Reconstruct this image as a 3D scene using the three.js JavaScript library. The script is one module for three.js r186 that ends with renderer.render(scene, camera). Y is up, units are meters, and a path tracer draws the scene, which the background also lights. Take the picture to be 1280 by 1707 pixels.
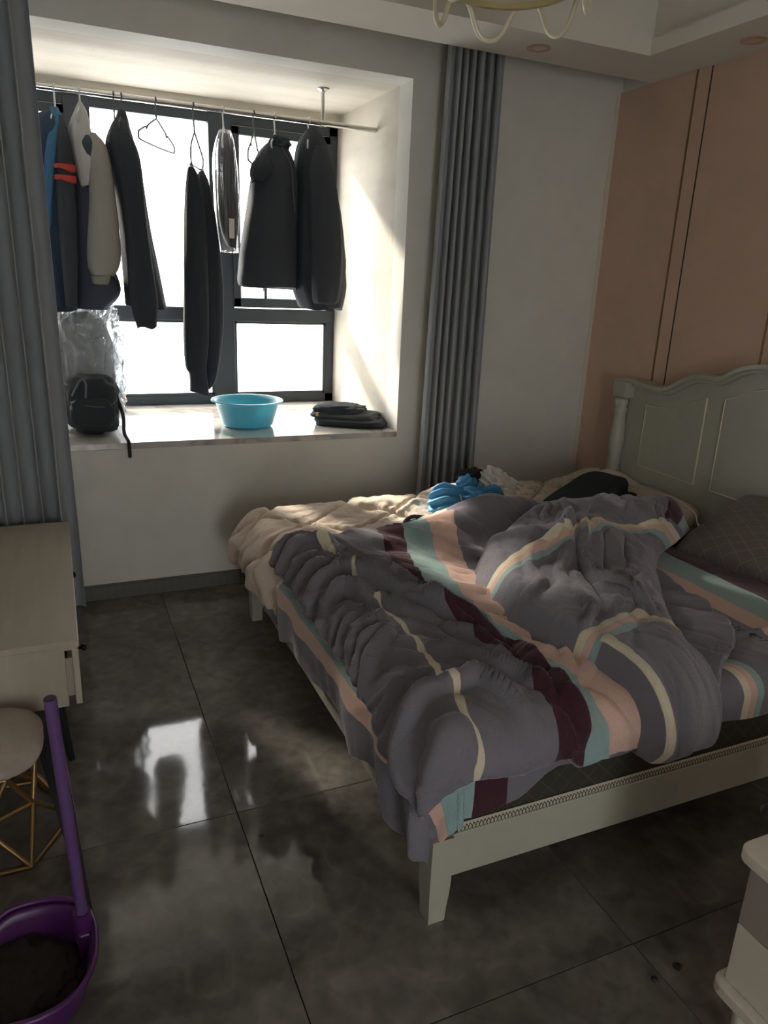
import * as THREE from 'three';
import { RoundedBoxGeometry } from 'three/addons/geometries/RoundedBoxGeometry.js';
import { mergeGeometries, mergeVertices } from 'three/addons/utils/BufferGeometryUtils.js';

// ------------------------------------------------------------------ camera, sky, exposure
const scene = new THREE.Scene();
const camera = new THREE.PerspectiveCamera(69.74, 1280 / 1707, 0.05, 200);
{
  // rows of the world-to-camera rotation (camera right, up, back)
  const r = new THREE.Vector3(0.91643579, 0.04197135, 0.39797468);
  const u = new THREE.Vector3(0.08255445, 0.95326574, -0.29063584);
  const b = new THREE.Vector3(-0.39157401, 0.29920367, 0.87014192);
  camera.position.set(0, 1.529, 0);
  camera.quaternion.setFromRotationMatrix(new THREE.Matrix4().makeBasis(r, u, b));
}
scene.background = new THREE.Color().setRGB(1, 0.995, 0.975);   // bright hazy daylight beyond the window
scene.backgroundIntensity = 4.6;
const sun = new THREE.DirectionalLight(new THREE.Color().setRGB(1, 0.9, 0.75), 7);   // low hazy sun through the window, from the left
sun.position.set(-0.40 * 6 + 1, 0.6 * 6 + 0.5, -6 - 2); sun.target.position.set(1, 0.5, -2); scene.add(sun, sun.target);
sun.castShadow = true; sun.shadow.radius = 9; sun.shadow.mapSize.set(2048, 2048); Object.assign(sun.shadow.camera, { left: -4, right: 4, top: 4, bottom: -4, near: 0.1, far: 20 });
const renderer = new THREE.WebGLRenderer({ antialias: true });
renderer.toneMapping = THREE.LinearToneMapping;
renderer.toneMappingExposure = 1.72;
renderer.shadowMap.enabled = true;

// ------------------------------------------------------------------ random, noise
function rng(seed) {
  let a = seed >>> 0;
  return () => { a = (a + 0x6D2B79F5) | 0; let t = Math.imul(a ^ (a >>> 15), 1 | a); t = (t + Math.imul(t ^ (t >>> 7), 61 | t)) ^ t; return ((t ^ (t >>> 14)) >>> 0) / 4294967296; };
}
const PT = new Float32Array(65536); { const r = rng(7); for (let i = 0; i < 65536; i++) PT[i] = r(); }
const hash = (x, y, s) => PT[(((x * 73 + s * 151) & 255) << 8 | ((y * 57 + s * 89 + (x * 31)) & 255)) & 65535];
function vn(x, y, per = 0, s = 0) {       // value noise, tileable when per > 0
  const xi = Math.floor(x), yi = Math.floor(y), fx = x - xi, fy = y - yi;
  const w = (k) => per ? ((k % per) + per) % per : k & 255;
  const a = fx * fx * (3 - 2 * fx), b = fy * fy * (3 - 2 * fy);
  const x0 = w(xi), x1 = w(xi + 1), y0 = w(yi), y1 = w(yi + 1);
  const p = hash(x0, y0, s), q = hash(x1, y0, s), c = hash(x0, y1, s), d = hash(x1, y1, s);
  return p + (q - p) * a + (c - p) * b + (p - q - c + d) * a * b;
}
function fbm(x, y, per = 0, oct = 4, s = 0) { let v = 0, a = 0.5, t = 0; for (let o = 0; o < oct; o++) { v += a * vn(x, y, per, s + o); t += a; a *= 0.5; x *= 2; y *= 2; per *= 2; } return v / t; }
const clamp = (x, a, b) => Math.min(b, Math.max(a, x)), lerp = (a, b, t) => a + (b - a) * t;
const smooth = (a, b, x) => { const t = clamp((x - a) / (b - a), 0, 1); return t * t * (3 - 2 * t); };

// ------------------------------------------------------------------ textures
function dataTex(w, h, fn, srgb, rx = 1, ry = 1) {
  const d = new Uint8Array(w * h * 4);
  for (let y = 0; y < h; y++) for (let x = 0; x < w; x++) {
    const c = fn((x + 0.5) / w, (y + 0.5) / h), k = (y * w + x) * 4;
    if (typeof c === 'number') d[k] = d[k + 1] = d[k + 2] = clamp(c, 0, 1) * 255; else { d[k] = clamp(c[0], 0, 1) * 255; d[k + 1] = clamp(c[1], 0, 1) * 255; d[k + 2] = clamp(c[2], 0, 1) * 255; }
    d[k + 3] = 255;
  }
  const t = new THREE.DataTexture(d, w, h, THREE.RGBAFormat);
  t.wrapS = t.wrapT = THREE.RepeatWrapping; t.magFilter = THREE.LinearFilter; t.minFilter = THREE.LinearMipmapLinearFilter; t.generateMipmaps = true;
  if (srgb) t.colorSpace = THREE.SRGBColorSpace;
  t.repeat.set(rx, ry); t.needsUpdate = true; return t;
}
function canvasTex(w, h, draw) {
  const c = document.createElement('canvas'); c.width = w; c.height = h; draw(c.getContext('2d'), w, h);
  const t = new THREE.CanvasTexture(c); t.colorSpace = THREE.SRGBColorSpace; t.wrapS = t.wrapT = THREE.RepeatWrapping; t.magFilter = THREE.LinearFilter; return t;
}
const fuzzBump = dataTex(512, 512, (u, v) => 0.5 * fbm(u * 96, v * 96, 96, 3, 3) + 0.5 * fbm(u * 12, v * 12, 12, 3, 5));
const weaveBump = dataTex(256, 256, (u, v) => 0.5 + 0.25 * Math.sin(u * Math.PI * 128) + 0.25 * Math.sin(v * Math.PI * 128) + 0.2 * (vn(u * 64, v * 64, 64, 4) - 0.5));
const wallBump = dataTex(512, 512, (u, v) => fbm(u * 40, v * 40, 40, 4, 9));
const paintMap = dataTex(1024, 1024, (u, v) => {
  const a = fbm(u * 6, v * 6, 6, 5, 11), b = fbm(u * 24, v * 24, 24, 3, 12), sm = smooth(0.63, 0.75, fbm(u * 10, v * 5, 5, 4, 13));
  const k = 0.94 + 0.05 * a + 0.03 * (b - 0.5) - 0.012 * sm; return [k, k * 0.998, k * 0.99];
}, true);
const plasterMap = dataTex(1024, 512, (u, v) => {
  const a = fbm(u * 4, v * 18, 2, 5, 31), b = fbm(u * 20, v * 20, 20, 3, 32);
  const k = 0.88 + 0.14 * a + 0.04 * (b - 0.5); return [k, k * 0.985, k * 0.955];
}, true);
const stoneMap = dataTex(1024, 1024, (u, v) => {
  const wx = fbm(u * 4, v * 4, 4, 4, 21), wy = fbm(u * 4, v * 4, 4, 4, 22);
  const a = fbm(u * 5 + wx * 2, v * 5 + wy * 2, 5, 5, 23), b = fbm(u * 48, v * 48, 48, 3, 24);
  const vein = Math.pow(1 - Math.abs(2 * fbm(u * 3 + wx * 1.5, v * 3 + wy * 1.5, 3, 4, 25) - 1), 26) * fbm(u * 6, v * 6, 6, 2, 26);
  const vein2 = Math.pow(1 - Math.abs(2 * fbm(u * 6 + wy, v * 6 + wx, 6, 3, 27) - 1), 30) * 0.6;
  const sp = smooth(0.74, 0.8, vn(u * 90, v * 90, 90, 29)) * smooth(0.5, 0.7, fbm(u * 8, v * 8, 8, 2, 30));
  const k = 0.42 + 0.27 * (a - 0.5) + 0.12 * (b - 0.5) + 0.07 * vein - 0.05 * vein2 - 0.02 * sp;
  return [k * 1.02, k * 0.985, k * 0.93];
}, true);
const stoneRough = dataTex(512, 512, (u, v) => { const a = fbm(u * 6, v * 6, 6, 4, 41), b = fbm(u * 40, v * 40, 40, 3, 42); return 0.42 + 0.5 * smooth(0.45, 0.75, a) * 0.5 + 0.12 * (b - 0.5); });
const stoneBump = dataTex(512, 512, (u, v) => 0.7 * fbm(u * 10, v * 10, 10, 3, 43) + 0.3 * fbm(u * 70, v * 70, 70, 2, 44));
const marbleMap = dataTex(512, 512, (u, v) => {
  const w = fbm(u * 4, v * 4, 4, 4, 51), a = fbm(u * 4 + w * 2, v * 4 + w, 4, 5, 52), vein = Math.pow(1 - Math.abs(2 * fbm(u * 3 + w, v * 3 + w * 1.4, 3, 4, 53) - 1), 16);
  const k = 0.74 + 0.12 * (a - 0.5) - 0.14 * vein; return [k, k * 0.98, k * 0.95];
}, true);
const boardMap = dataTex(512, 512, (u, v) => {
  const g = fbm(u * 40, v * 3, 3 * 1, 4, 61), a = fbm(u * 5, v * 2, 1, 3, 62); const k = 0.84 + 0.07 * (g - 0.5) + 0.06 * (a - 0.5); return [k, k * 0.98, k * 0.945];
}, true);
function withRepeat(t, x, y) { const c = t.clone(); c.repeat.set(x, y); c.needsUpdate = true; return c; }

// ------------------------------------------------------------------ materials
const col = (h) => new THREE.Color(h);
const M = (o) => new THREE.MeshPhysicalMaterial({ side: THREE.DoubleSide, ...o });
const mat = {
  wall: M({ color: col('#dbdad4'), map: withRepeat(paintMap, 0.5, 0.5), roughness: 0.85, bumpMap: wallBump, bumpScale: 0.0006 }),
  recess: M({ color: col('#cfcbc2'), map: withRepeat(plasterMap, 0.5, 0.5), roughness: 0.8, bumpMap: wallBump, bumpScale: 0.0012 }),
  ceil: M({ color: col('#e6e2d9'), map: withRepeat(paintMap, 0.4, 0.4), roughness: 0.9 }),
  pink: M({ color: col('#d6b7a4'), map: withRepeat(paintMap, 0.7, 0.7), roughness: 0.75, bumpMap: weaveBump, bumpScale: 0.0003 }),
  goldStrip: M({ color: col('#8d7355'), roughness: 0.35, metalness: 0.7 }),
  darkStrip: M({ color: col('#3b3236'), roughness: 0.4, metalness: 0.4 }),
  filler: M({ color: col('#cfc8b8'), roughness: 0.95 }),
  tile: M({ map: stoneMap, color: col('#ffffff'), roughness: 0.13, roughnessMap: stoneRough, bumpMap: stoneBump, bumpScale: 0.00016, clearcoat: 0.0 }),
  grout: M({ color: col('#2b2825'), roughness: 0.95 }),
  marble: M({ map: withRepeat(marbleMap, 1, 1), roughness: 0.13 }),
  baseboard: M({ color: col('#6f716e'), roughness: 0.5, map: withRepeat(boardMap, 2, 2) }),
  alu: M({ color: col('#3d444a'), roughness: 0.45, metalness: 0.3 }),
  aluGray: M({ color: col('#a9aaa6'), roughness: 0.4 }),
  glass: M({ color: col('#ffffff'), transmission: 1, thickness: 0, roughness: 0.0, ior: 1.45 }),
  chrome: M({ color: col('#c9cac8'), roughness: 0.16, metalness: 1 }),
  wireGray: M({ color: col('#55565a'), roughness: 0.5 }),
  wireWhite: M({ color: col('#d8dade'), roughness: 0.45 }),
  bedPaint: M({ color: col('#b3b3a6'), roughness: 0.42, map: withRepeat(paintMap, 1, 1) }),
  bedGold: M({ color: col('#cfc7ae'), roughness: 0.35, metalness: 0.25 }),
  white: M({ color: col('#dad5ca'), roughness: 0.4, map: boardMap }),
  whitePlain: M({ color: col('#ddd6c8'), roughness: 0.45 }),
  graypanel: M({ color: col('#a39a92'), roughness: 0.5 }),
  black: M({ color: col('#141416'), roughness: 0.5 }),
  darkLeg: M({ color: col('#22282a'), roughness: 0.4 }),
  gold: M({ color: col('#a88a5c'), roughness: 0.38, metalness: 0.8 }),
  plush: M({ color: col('#cdbfae'), roughness: 1, sheen: 1, sheenColor: col('#ffffff'), sheenRoughness: 0.6, bumpMap: withRepeat(fuzzBump, 4, 4), bumpScale: 0.006 }),
  purple: M({ color: col('#50215f'), roughness: 0.38 }),
  purpleTube: M({ color: col('#62467a'), roughness: 0.4 }),
  dirt: M({ color: col('#2b2320'), roughness: 1 }),
  curtain: M({ color: col('#989da0'), roughness: 0.9, sheen: 0.3, sheenColor: col('#c0c8cc'), bumpMap: withRepeat(weaveBump, 10, 10), bumpScale: 0.0004 }),
  basin: M({ color: col('#7fcddb'), roughness: 0.35, transmission: 0.5, thickness: 0 }),
  lampTube: M({ color: col('#e6ddc6'), roughness: 0.3, metalness: 0.15 }),
  lampRim: M({ color: col('#c8bd8e'), roughness: 0.35, metalness: 0.3 }),
  lampDisc: M({ color: col('#f0ece0'), roughness: 0.5 }),
  ringPink: M({ color: col('#c39a88'), roughness: 0.4 }),
  lens: M({ color: col('#d6bdae'), roughness: 0.3 }),
  plastic: M({ color: col('#ffffff'), transmission: 0.96, thickness: 0, roughness: 0.06, ior: 1.6 }),
  cable: M({ color: col('#e2ddd2'), roughness: 0.5 }),
  wood: M({ color: col('#d2a96c'), roughness: 0.6 }),
};
const cloth = (hex, o = {}) => M({ color: col(hex), roughness: 0.95, bumpMap: withRepeat(fuzzBump, 3, 3), bumpScale: 0.0015, ...o });

// ------------------------------------------------------------------ scene helpers
const taken = {};
function numbered(n) { if (!(n in taken)) { taken[n] = 0; return n; } taken[n]++; return n + '_' + String(taken[n]).padStart(3, '0'); }
function mesh(name, geo, m, parent) {
  const o = new THREE.Mesh(geo, m); o.castShadow = o.receiveShadow = true;
  if (parent) { o.name = name; parent.add(o); } else { o.name = numbered(name); scene.add(o); }
  return o;
}
function tag(o, label, category, group) { o.userData.label = label; o.userData.category = category; if (group) o.userData.group = group; return o; }
function thing(name, label, category, pos = [0, 0, 0], turn = 0, group) {
  const g = new THREE.Group(); g.name = numbered(name); scene.add(g); g.position.set(...pos); g.rotation.y = turn; return tag(g, label, category, group);
}
function struct(name, geo, m) { const o = mesh(name, geo, m); o.userData.kind = 'structure'; return o; }
// a box between two corners with uv in metres
function bx(x0, x1, y0, y1, z0, z1, r = 0) {
  const w = x1 - x0, h = y1 - y0, d = z1 - z0;
  const g = r > 0 ? new RoundedBoxGeometry(w, h, d, 2, Math.min(r, w / 2.01, h / 2.01, d / 2.01)) : new THREE.BoxGeometry(w, h, d);
  g.translate((x0 + x1) / 2, (y0 + y1) / 2, (z0 + z1) / 2);
  return boxUV(g);
}
function boxUV(g) {
  const p = g.attributes.position, n = g.attributes.normal, uv = new Float32Array(p.count * 2);
  for (let i = 0; i < p.count; i++) {
    const ax = Math.abs(n.getX(i)), ay = Math.abs(n.getY(i)), az = Math.abs(n.getZ(i));
    if (ax >= ay && ax >= az) { uv[2 * i] = p.getZ(i); uv[2 * i + 1] = p.getY(i); } else if (ay >= az) { uv[2 * i] = p.getX(i); uv[2 * i + 1] = p.getZ(i); } else { uv[2 * i] = p.getX(i); uv[2 * i + 1] = p.getY(i); }
  }
  g.setAttribute('uv', new THREE.BufferAttribute(uv, 2)); return g;
}
function merge(list) { return mergeGeometries(list.map((g) => { const h = g.index ? g.toNonIndexed() : g; for (const k of Object.keys(h.attributes)) if (!['position', 'normal', 'uv'].includes(k)) h.deleteAttribute(k); return h; })); }
const V = (x, y, z) => new THREE.Vector3(x, y, z);
function tube(pts, r, seg = 0, closed = false, tension = 0.5, radial = 8) {
  const c = new THREE.CatmullRomCurve3(pts.map((p) => p.isVector3 ? p : V(...p)), closed, tension > 0 ? 'catmullrom' : 'centripetal', tension);
  const g = new THREE.TubeGeometry(c, seg || pts.length * 8, r, radial, closed);
  if (closed) return g;
  return merge([g, ...[0, 1].map((t) => { const s = new THREE.SphereGeometry(r, radial, 5); const p = c.getPoint(t); return s.translate(p.x, p.y, p.z); })]);
}
function bar(a, b, r, radial = 8, r2 = r) { // straight rod from a to b
  a = V(...a); b = V(...b); const d = b.clone().sub(a), g = new THREE.CylinderGeometry(r2, r, d.length(), radial);
  g.applyQuaternion(new THREE.Quaternion().setFromUnitVectors(V(0, 1, 0), d.clone().normalize())); g.translate((a.x + b.x) / 2, (a.y + b.y) / 2, (a.z + b.z) / 2); return g;
}
const lathe = (pts, seg = 48) => new THREE.LatheGeometry(pts.map((p) => new THREE.Vector2(p[0], p[1])), seg);
function gridGeo(nu, nv, fn, closeU = false) {  // fn(i,j) -> [x,y,z]
  const pos = [], uv = [], idx = [];
  for (let j = 0; j <= nv; j++) for (let i = 0; i <= nu; i++) { pos.push(...fn(i / nu, j / nv)); uv.push(i / nu, j / nv); }
  for (let j = 0; j < nv; j++) for (let i = 0; i < nu; i++) { const a = j * (nu + 1) + i, b = a + 1, c = a + nu + 1, d = c + 1; idx.push(a, c, b, b, c, d); }
  const g = new THREE.BufferGeometry(); g.setAttribute('position', new THREE.Float32BufferAttribute(pos, 3)); g.setAttribute('uv', new THREE.Float32BufferAttribute(uv, 2)); g.setIndex(idx); g.computeVertexNormals();
  if (closeU) { const n = g.attributes.normal; for (let j = 0; j <= nv; j++) { const a = j * (nu + 1), b = a + nu; const v = V(n.getX(a) + n.getX(b), n.getY(a) + n.getY(b), n.getZ(a) + n.getZ(b)).normalize(); n.setXYZ(a, v.x, v.y, v.z); n.setXYZ(b, v.x, v.y, v.z); } }
  return g;
}
// thicken a grid surface of (nu+1)x(nv+1) points into a closed sheet with a rounded rim
function sheet(P, nu, nv, thick, uvFn) {
  const W = nu + 1, N = W * (nv + 1), top = new THREE.BufferGeometry(), idx = [];
  for (let j = 0; j < nv; j++) for (let i = 0; i < nu; i++) { const a = j * W + i; idx.push(a, a + W, a + 1, a + 1, a + W, a + W + 1); }
  top.setAttribute('position', new THREE.BufferAttribute(P, 3)); top.setIndex(idx); top.computeVertexNormals();
  const n = top.attributes.normal.array, ring = [];
  for (let i = 0; i <= nu; i++) ring.push(i); for (let j = 1; j <= nv; j++) ring.push(j * W + nu); for (let i = nu - 1; i >= 0; i--) ring.push(nv * W + i); for (let j = nv - 1; j > 0; j--) ring.push(j * W);
  const pos = [], uv = [], ix = [], up = new Array(N);
  const push = (x, y, z, k) => { pos.push(x, y, z); const i = k % W, j = (k - i) / W, t = uvFn ? uvFn(i / nu, j / nv) : [i / nu, j / nv]; uv.push(...t); return pos.length / 3 - 1; };
  let sgn = 0; for (let k = 0; k < N; k++) sgn += n[3 * k + 1]; sgn = sgn >= 0 ? 1 : -1;
  const h = thick / 2 * sgn;
  for (let k = 0; k < N; k++) push(P[3 * k] + n[3 * k] * h, P[3 * k + 1] + n[3 * k + 1] * h, P[3 * k + 2] + n[3 * k + 2] * h, k);
  for (let k = 0; k < N; k++) push(P[3 * k] - n[3 * k] * h, P[3 * k + 1] - n[3 * k + 1] * h, P[3 * k + 2] - n[3 * k + 2] * h, k);
  for (let q = 0; q < idx.length; q += 3) { ix.push(idx[q], idx[q + 1], idx[q + 2]); ix.push(N + idx[q], N + idx[q + 2], N + idx[q + 1]); }
  // rim: one mid row pushed outwards
  const mid = ring.map((k, q) => {
    const a = ring[(q + ring.length - 1) % ring.length], b = ring[(q + 1) % ring.length];
    const t = V(P[3 * b] - P[3 * a], P[3 * b + 1] - P[3 * a + 1], P[3 * b + 2] - P[3 * a + 2]).normalize(), nn = V(n[3 * k], n[3 * k + 1], n[3 * k + 2]);
    const o = t.cross(nn).normalize(); const i = k % W, j = (k - i) / W, ci = clamp(i, 1, nu - 1), cj = clamp(j, 1, nv - 1), c = cj * W + ci;
    if (o.x * (P[3 * k] - P[3 * c]) + o.y * (P[3 * k + 1] - P[3 * c + 1]) + o.z * (P[3 * k + 2] - P[3 * c + 2]) < 0) o.negate();
    return push(P[3 * k] + o.x * thick * 0.5, P[3 * k + 1] + o.y * thick * 0.5, P[3 * k + 2] + o.z * thick * 0.5, k);
  });
  for (let q = 0; q < ring.length; q++) { const r = (q + 1) % ring.length, a = ring[q], b = ring[r]; ix.push(a, b, mid[q], b, mid[r], mid[q], N + a, mid[q], N + b, N + b, mid[q], mid[r]); }
  const g = new THREE.BufferGeometry(); g.setAttribute('position', new THREE.Float32BufferAttribute(pos, 3)); g.setAttribute('uv', new THREE.Float32BufferAttribute(uv, 2)); g.setIndex(ix); g.computeVertexNormals(); return g;
}
// closed loft through rows [y, xLeft, xRight, halfDepth, z]; p = squareness
function cr(a, b, c, d, t) { return 0.5 * ((2 * b) + (-a + c) * t + (2 * a - 5 * b + 4 * c - d) * t * t + (-a + 3 * b - 3 * c + d) * t * t * t); }
function loft(rows, { n = 44, m = 40, wr = 0.05, nf = 9, seed = 1, p = 0.85 } = {}) {
  const R = []; const L = rows.length;
  for (let k = 0; k <= m; k++) { const f = k / m * (L - 1), i = Math.min(L - 2, Math.floor(f)), t = f - i; const g = (q, e) => rows[clamp(q, 0, L - 1)][e]; R.push([0, 1, 2, 3, 4].map((e) => cr(g(i - 1, e), g(i, e), g(i + 1, e), g(i + 2, e), t))); }
  const pos = [], idx = [], uv = [];
  R.forEach(([y, xl, xr, b, z], k) => {
    for (let q = 0; q <= n; q++) {
      const f = q / n * Math.PI * 2, c = Math.cos(f), s = Math.sin(f);
      const ph = q % n; const w = 1 + wr * (Math.sin(nf * f + 2.2 * Math.sin(y * 4 + seed)) * 0.5 + 1.4 * (vn(ph / n * 8, y * 7, 8, seed) - 0.5) + 0.9 * (vn(ph / n * 16, y * 16, 16, seed + 3) - 0.5));
      pos.push((xl + xr) / 2 + (xr - xl) / 2 * Math.sign(c) * Math.abs(c) ** p * (1 + (w - 1) * 0.5), y + 0.012 * (vn(ph / n * 6, 3, 6, seed + 8) - 0.5) * (k === m ? 2 : 0), z + b * Math.sign(s) * Math.abs(s) ** p * w); uv.push(q / n, k / m * 2);
    }
  });
  const W = n + 1; for (let k = 0; k < m; k++) for (let q = 0; q < n; q++) { const a = k * W + q; idx.push(a, a + 1, a + W, a + 1, a + W + 1, a + W); }
  for (const [k, up] of [[0, 1], [m, 0]]) { const r = R[k]; pos.push((r[1] + r[2]) / 2, r[0] + (up ? 0.004 : 0.02), r[4]); uv.push(0.5, 0.5); const c = pos.length / 3 - 1; for (let q = 0; q < n; q++) up ? idx.push(c, k * W + q + 1, k * W + q) : idx.push(c, k * W + q, k * W + q + 1); }
  const g = new THREE.BufferGeometry(); g.setAttribute('position', new THREE.Float32BufferAttribute(pos, 3)); g.setAttribute('uv', new THREE.Float32BufferAttribute(uv, 2)); g.setIndex(idx); g.computeVertexNormals(); return g;
}
// noise-crumpled ellipsoid
function lump(rx, ry, rz, { amp = 0.12, f = 3, seed = 1, seg = 48, sq = 1, ridge = 0, base = -1e9 } = {}) {
  const g = mergeVertices(new THREE.SphereGeometry(1, seg, seg * 0.7 | 0).deleteAttribute('uv').deleteAttribute('normal'), 1e-4), p = g.attributes.position, uv = [];
  for (let i = 0; i < p.count; i++) {
    let x = p.getX(i), y = p.getY(i), z = p.getZ(i); const sg = (a) => Math.sign(a) * Math.abs(a) ** sq;
    const a = vn(x * f + 20, y * f + z * f * 0.7 + 20, 0, seed) + vn(z * f + 40, x * f * 0.8 - y * f + 30, 0, seed + 1) - 1, b = vn(x * f * 2.5 + 20, z * f * 2.5 + y * f * 2 + 40, 0, seed + 2) - 0.5;
    const rd = ridge ? ridge * (1 - 2 * Math.abs(vn(x * f * 1.5 + 9, y * f * 1.5 + z * f + 9, 0, seed + 5) - 0.5)) : 0;
    const k = 1 + amp * (a + 0.5 * b) + rd; uv.push(x * 0.5 + 0.5 + z * 0.2, y * 0.5 + 0.5 + z * 0.3); p.setXYZ(i, sg(x) * rx * k, Math.max(base, sg(y) * ry * k), sg(z) * rz * k);
  }
  g.setAttribute('uv', new THREE.Float32BufferAttribute(uv, 2)); g.computeVertexNormals(); return g;
}

// ------------------------------------------------------------------ room shell
const DX1 = 0.75, XL = -0.5, XR = 2.863, ZW = -3.527, ZB = 3.2, HS = 2.533, HC = 2.82, SILL = 0.767, RT = 2.44, RL = -0.46, RR = 1.64, ZG = -4.55;
{ // floor: separate stone tiles on a dark bed
  const floor = struct('floor', bx(XL - 0.15, XR + 0.15, -0.12, -0.009, ZW - 0.1, ZB + 0.15), mat.grout);
  const xs = [XL - 0.05, 0.383 - 0.8 + 0, 0.383, 1.183, 1.983, 2.783, XR + 0.05].filter((x, i, a) => i === 0 || x > a[0]), zs = [ZW - 0.05, -1.822, -1.022, -0.222, 0.578, 1.378, 2.178, ZB + 0.05], r = rng(5);
  for (let a = 0; a < xs.length - 1; a++) for (let b = 0; b < zs.length - 1; b++) {
    const g = bx(xs[a] + 0.0014, xs[a + 1] - 0.0014, -0.009, 0, zs[b] + 0.0014, zs[b + 1] - 0.0014, 0.0008), uv = g.attributes.uv, ox = r() * 3, oz = r() * 3, s = 0.62;
    for (let i = 0; i < uv.count; i++) uv.setXY(i, uv.getX(i) * s + ox, uv.getY(i) * s + oz);
    mesh('tile', g, mat.tile, floor);
  }
}
struct('wall_window', merge([
  bx(XL - 0.15, RL, -0.1, HC, ZW - 0.15, ZW), bx(RR, XR + 0.15, -0.1, HC, ZW - 0.15, ZW), bx(RL, RR, -0.1, SILL - 0.03, ZW - 0.15, ZW), bx(RL, RR, RT, HC, ZW - 0.15, ZW)]), mat.wall);
struct('wall_recess', merge([
  bx(RR, RR + 0.15, 0.6, RT + 0.15, ZG - 0.12, ZW - 0.15), bx(RL - 0.15, RL, 0.6, RT + 0.15, ZG - 0.12, ZW - 0.15), bx(RL, RR, RT, RT + 0.15, ZG - 0.12, ZW - 0.15), bx(RL, RR, 0.6, SILL - 0.03, ZG - 0.12, ZW - 0.15),
  bx(RL, RR, RT - 0.035, RT, ZG - 0.02, ZG + 0.05), bx(RL, RR, RT - 0.06, RT - 0.035, ZG - 0.02, ZG + 0.025)]), mat.recess);
struct('trim_1', bx(RL, RR, SILL - 0.03, SILL, ZG - 0.05, ZW + 0.004, 0.004), mat.marble);
{ // head wall: white plaster with pink panels set between metal strips
  const wr = struct('wall_right', bx(XR, XR + 0.15, -0.1, HC, ZW, ZB), mat.wall);
  const cuts = [ZW + 0.001, -2.995, -2.907, -2.362, -2.27, -1.5, -1.41, 0.2, 0.3, ZB];
  for (let i = 0; i < cuts.length - 1; i++) mesh('panel', bx(XR - 0.01, XR, 0.08, HS - 0.002, cuts[i] + (i ? 0.005 : 0), cuts[i + 1] - 0.005), mat.pink, wr);
  cuts.slice(1, -1).forEach((z, i) => mesh('strip', bx(XR - (i % 2 ? 0.009 : 0.013), XR, 0.08, HS - 0.002, z - 0.005, z + 0.005), i % 2 ? mat.darkStrip : mat.goldStrip, wr));
}
struct('wall_left', bx(XL - 0.15, XL, -0.1, HC, ZW, ZB), mat.wall);
struct('wall_back', merge([bx(XL - 0.15, -0.3, -0.1, HC, ZB, ZB + 0.15), bx(DX1, XR + 0.15, -0.1, HC, ZB, ZB + 0.15), bx(-0.3, DX1, 2.15, HC, ZB, ZB + 0.15), bx(-0.3, DX1, -0.1, 0, ZB, ZB + 0.15)]), mat.wall);
{ // unseen door opening, added to light what faces away from the window
  const d = new THREE.Group(); d.name = 'added_door_1'; d.userData.kind = 'structure'; scene.add(d);
  mesh('frame', merge([bx(-0.3, -0.25, 0, 2.15, ZB + 0.03, ZB + 0.12, 0.004), bx(DX1 - 0.05, DX1, 0, 2.15, ZB + 0.03, ZB + 0.12, 0.004), bx(-0.25, DX1 - 0.05, 2.1, 2.15, ZB + 0.03, ZB + 0.12, 0.004)]), mat.whitePlain, d);
}
struct('ceiling', bx(XL - 0.15, XR + 0.15, HC, HC + 0.15, ZW - 0.15, ZB + 0.15), mat.ceil);
{ // dropped border with a stepped tray; a slot for the curtains stays open along the window wall
  const a = -3.295, tx0 = -0.16, tx1 = 2.525, tz0 = -2.956, tz1 = 2.6, ring = (y0, y1, o) => [bx(XL, XR, y0, y1, a, tz0 - o), bx(XL, XR, y0, y1, tz1 + o, ZB), bx(XL, tx0 - o, y0, y1, tz0 - o, tz1 + o), bx(tx1 + o, XR, y0, y1, tz0 - o, tz1 + o)];
  struct('trim_2', merge([...ring(HS, HS + 0.07, 0), ...ring(HS + 0.07, HC, 0.045)]), mat.ceil);
}
{ // grey baseboard under the window
  struct('baseboard_window', merge([bx(XL, XR, 0, 0.07, ZW, ZW + 0.014, 0.004), bx(XL, XR, 0.07, 0.078, ZW, ZW + 0.009, 0.002)]), mat.baseboard);
  struct('baseboard_left', bx(XL, XL + 0.014, 0, 0.075, ZW + 0.014, ZB, 0.004), mat.baseboard);
  struct('baseboard_right', bx(XR - 0.014, XR, 0, 0.075, ZW + 0.014, ZB, 0.004), mat.baseboard);
}
{ // ragged filler along the corner where paint has flaked
  const r = rng(31), sh = new THREE.Shape(); sh.moveTo(0, 0.4); for (let y = 0.4; y < HS; y += 0.02) sh.lineTo(-0.018 - 0.014 * vn(y * 6, 2, 0, 3) - 0.012 * r() * smooth(1.4, 2.3, y), y); sh.lineTo(0, HS);
  const g = new THREE.ExtrudeGeometry(sh, { depth: 0.002, bevelEnabled: false }); g.translate(XR - 0.01, 0, ZW); struct('trim_3', g, mat.filler);
}
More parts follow.
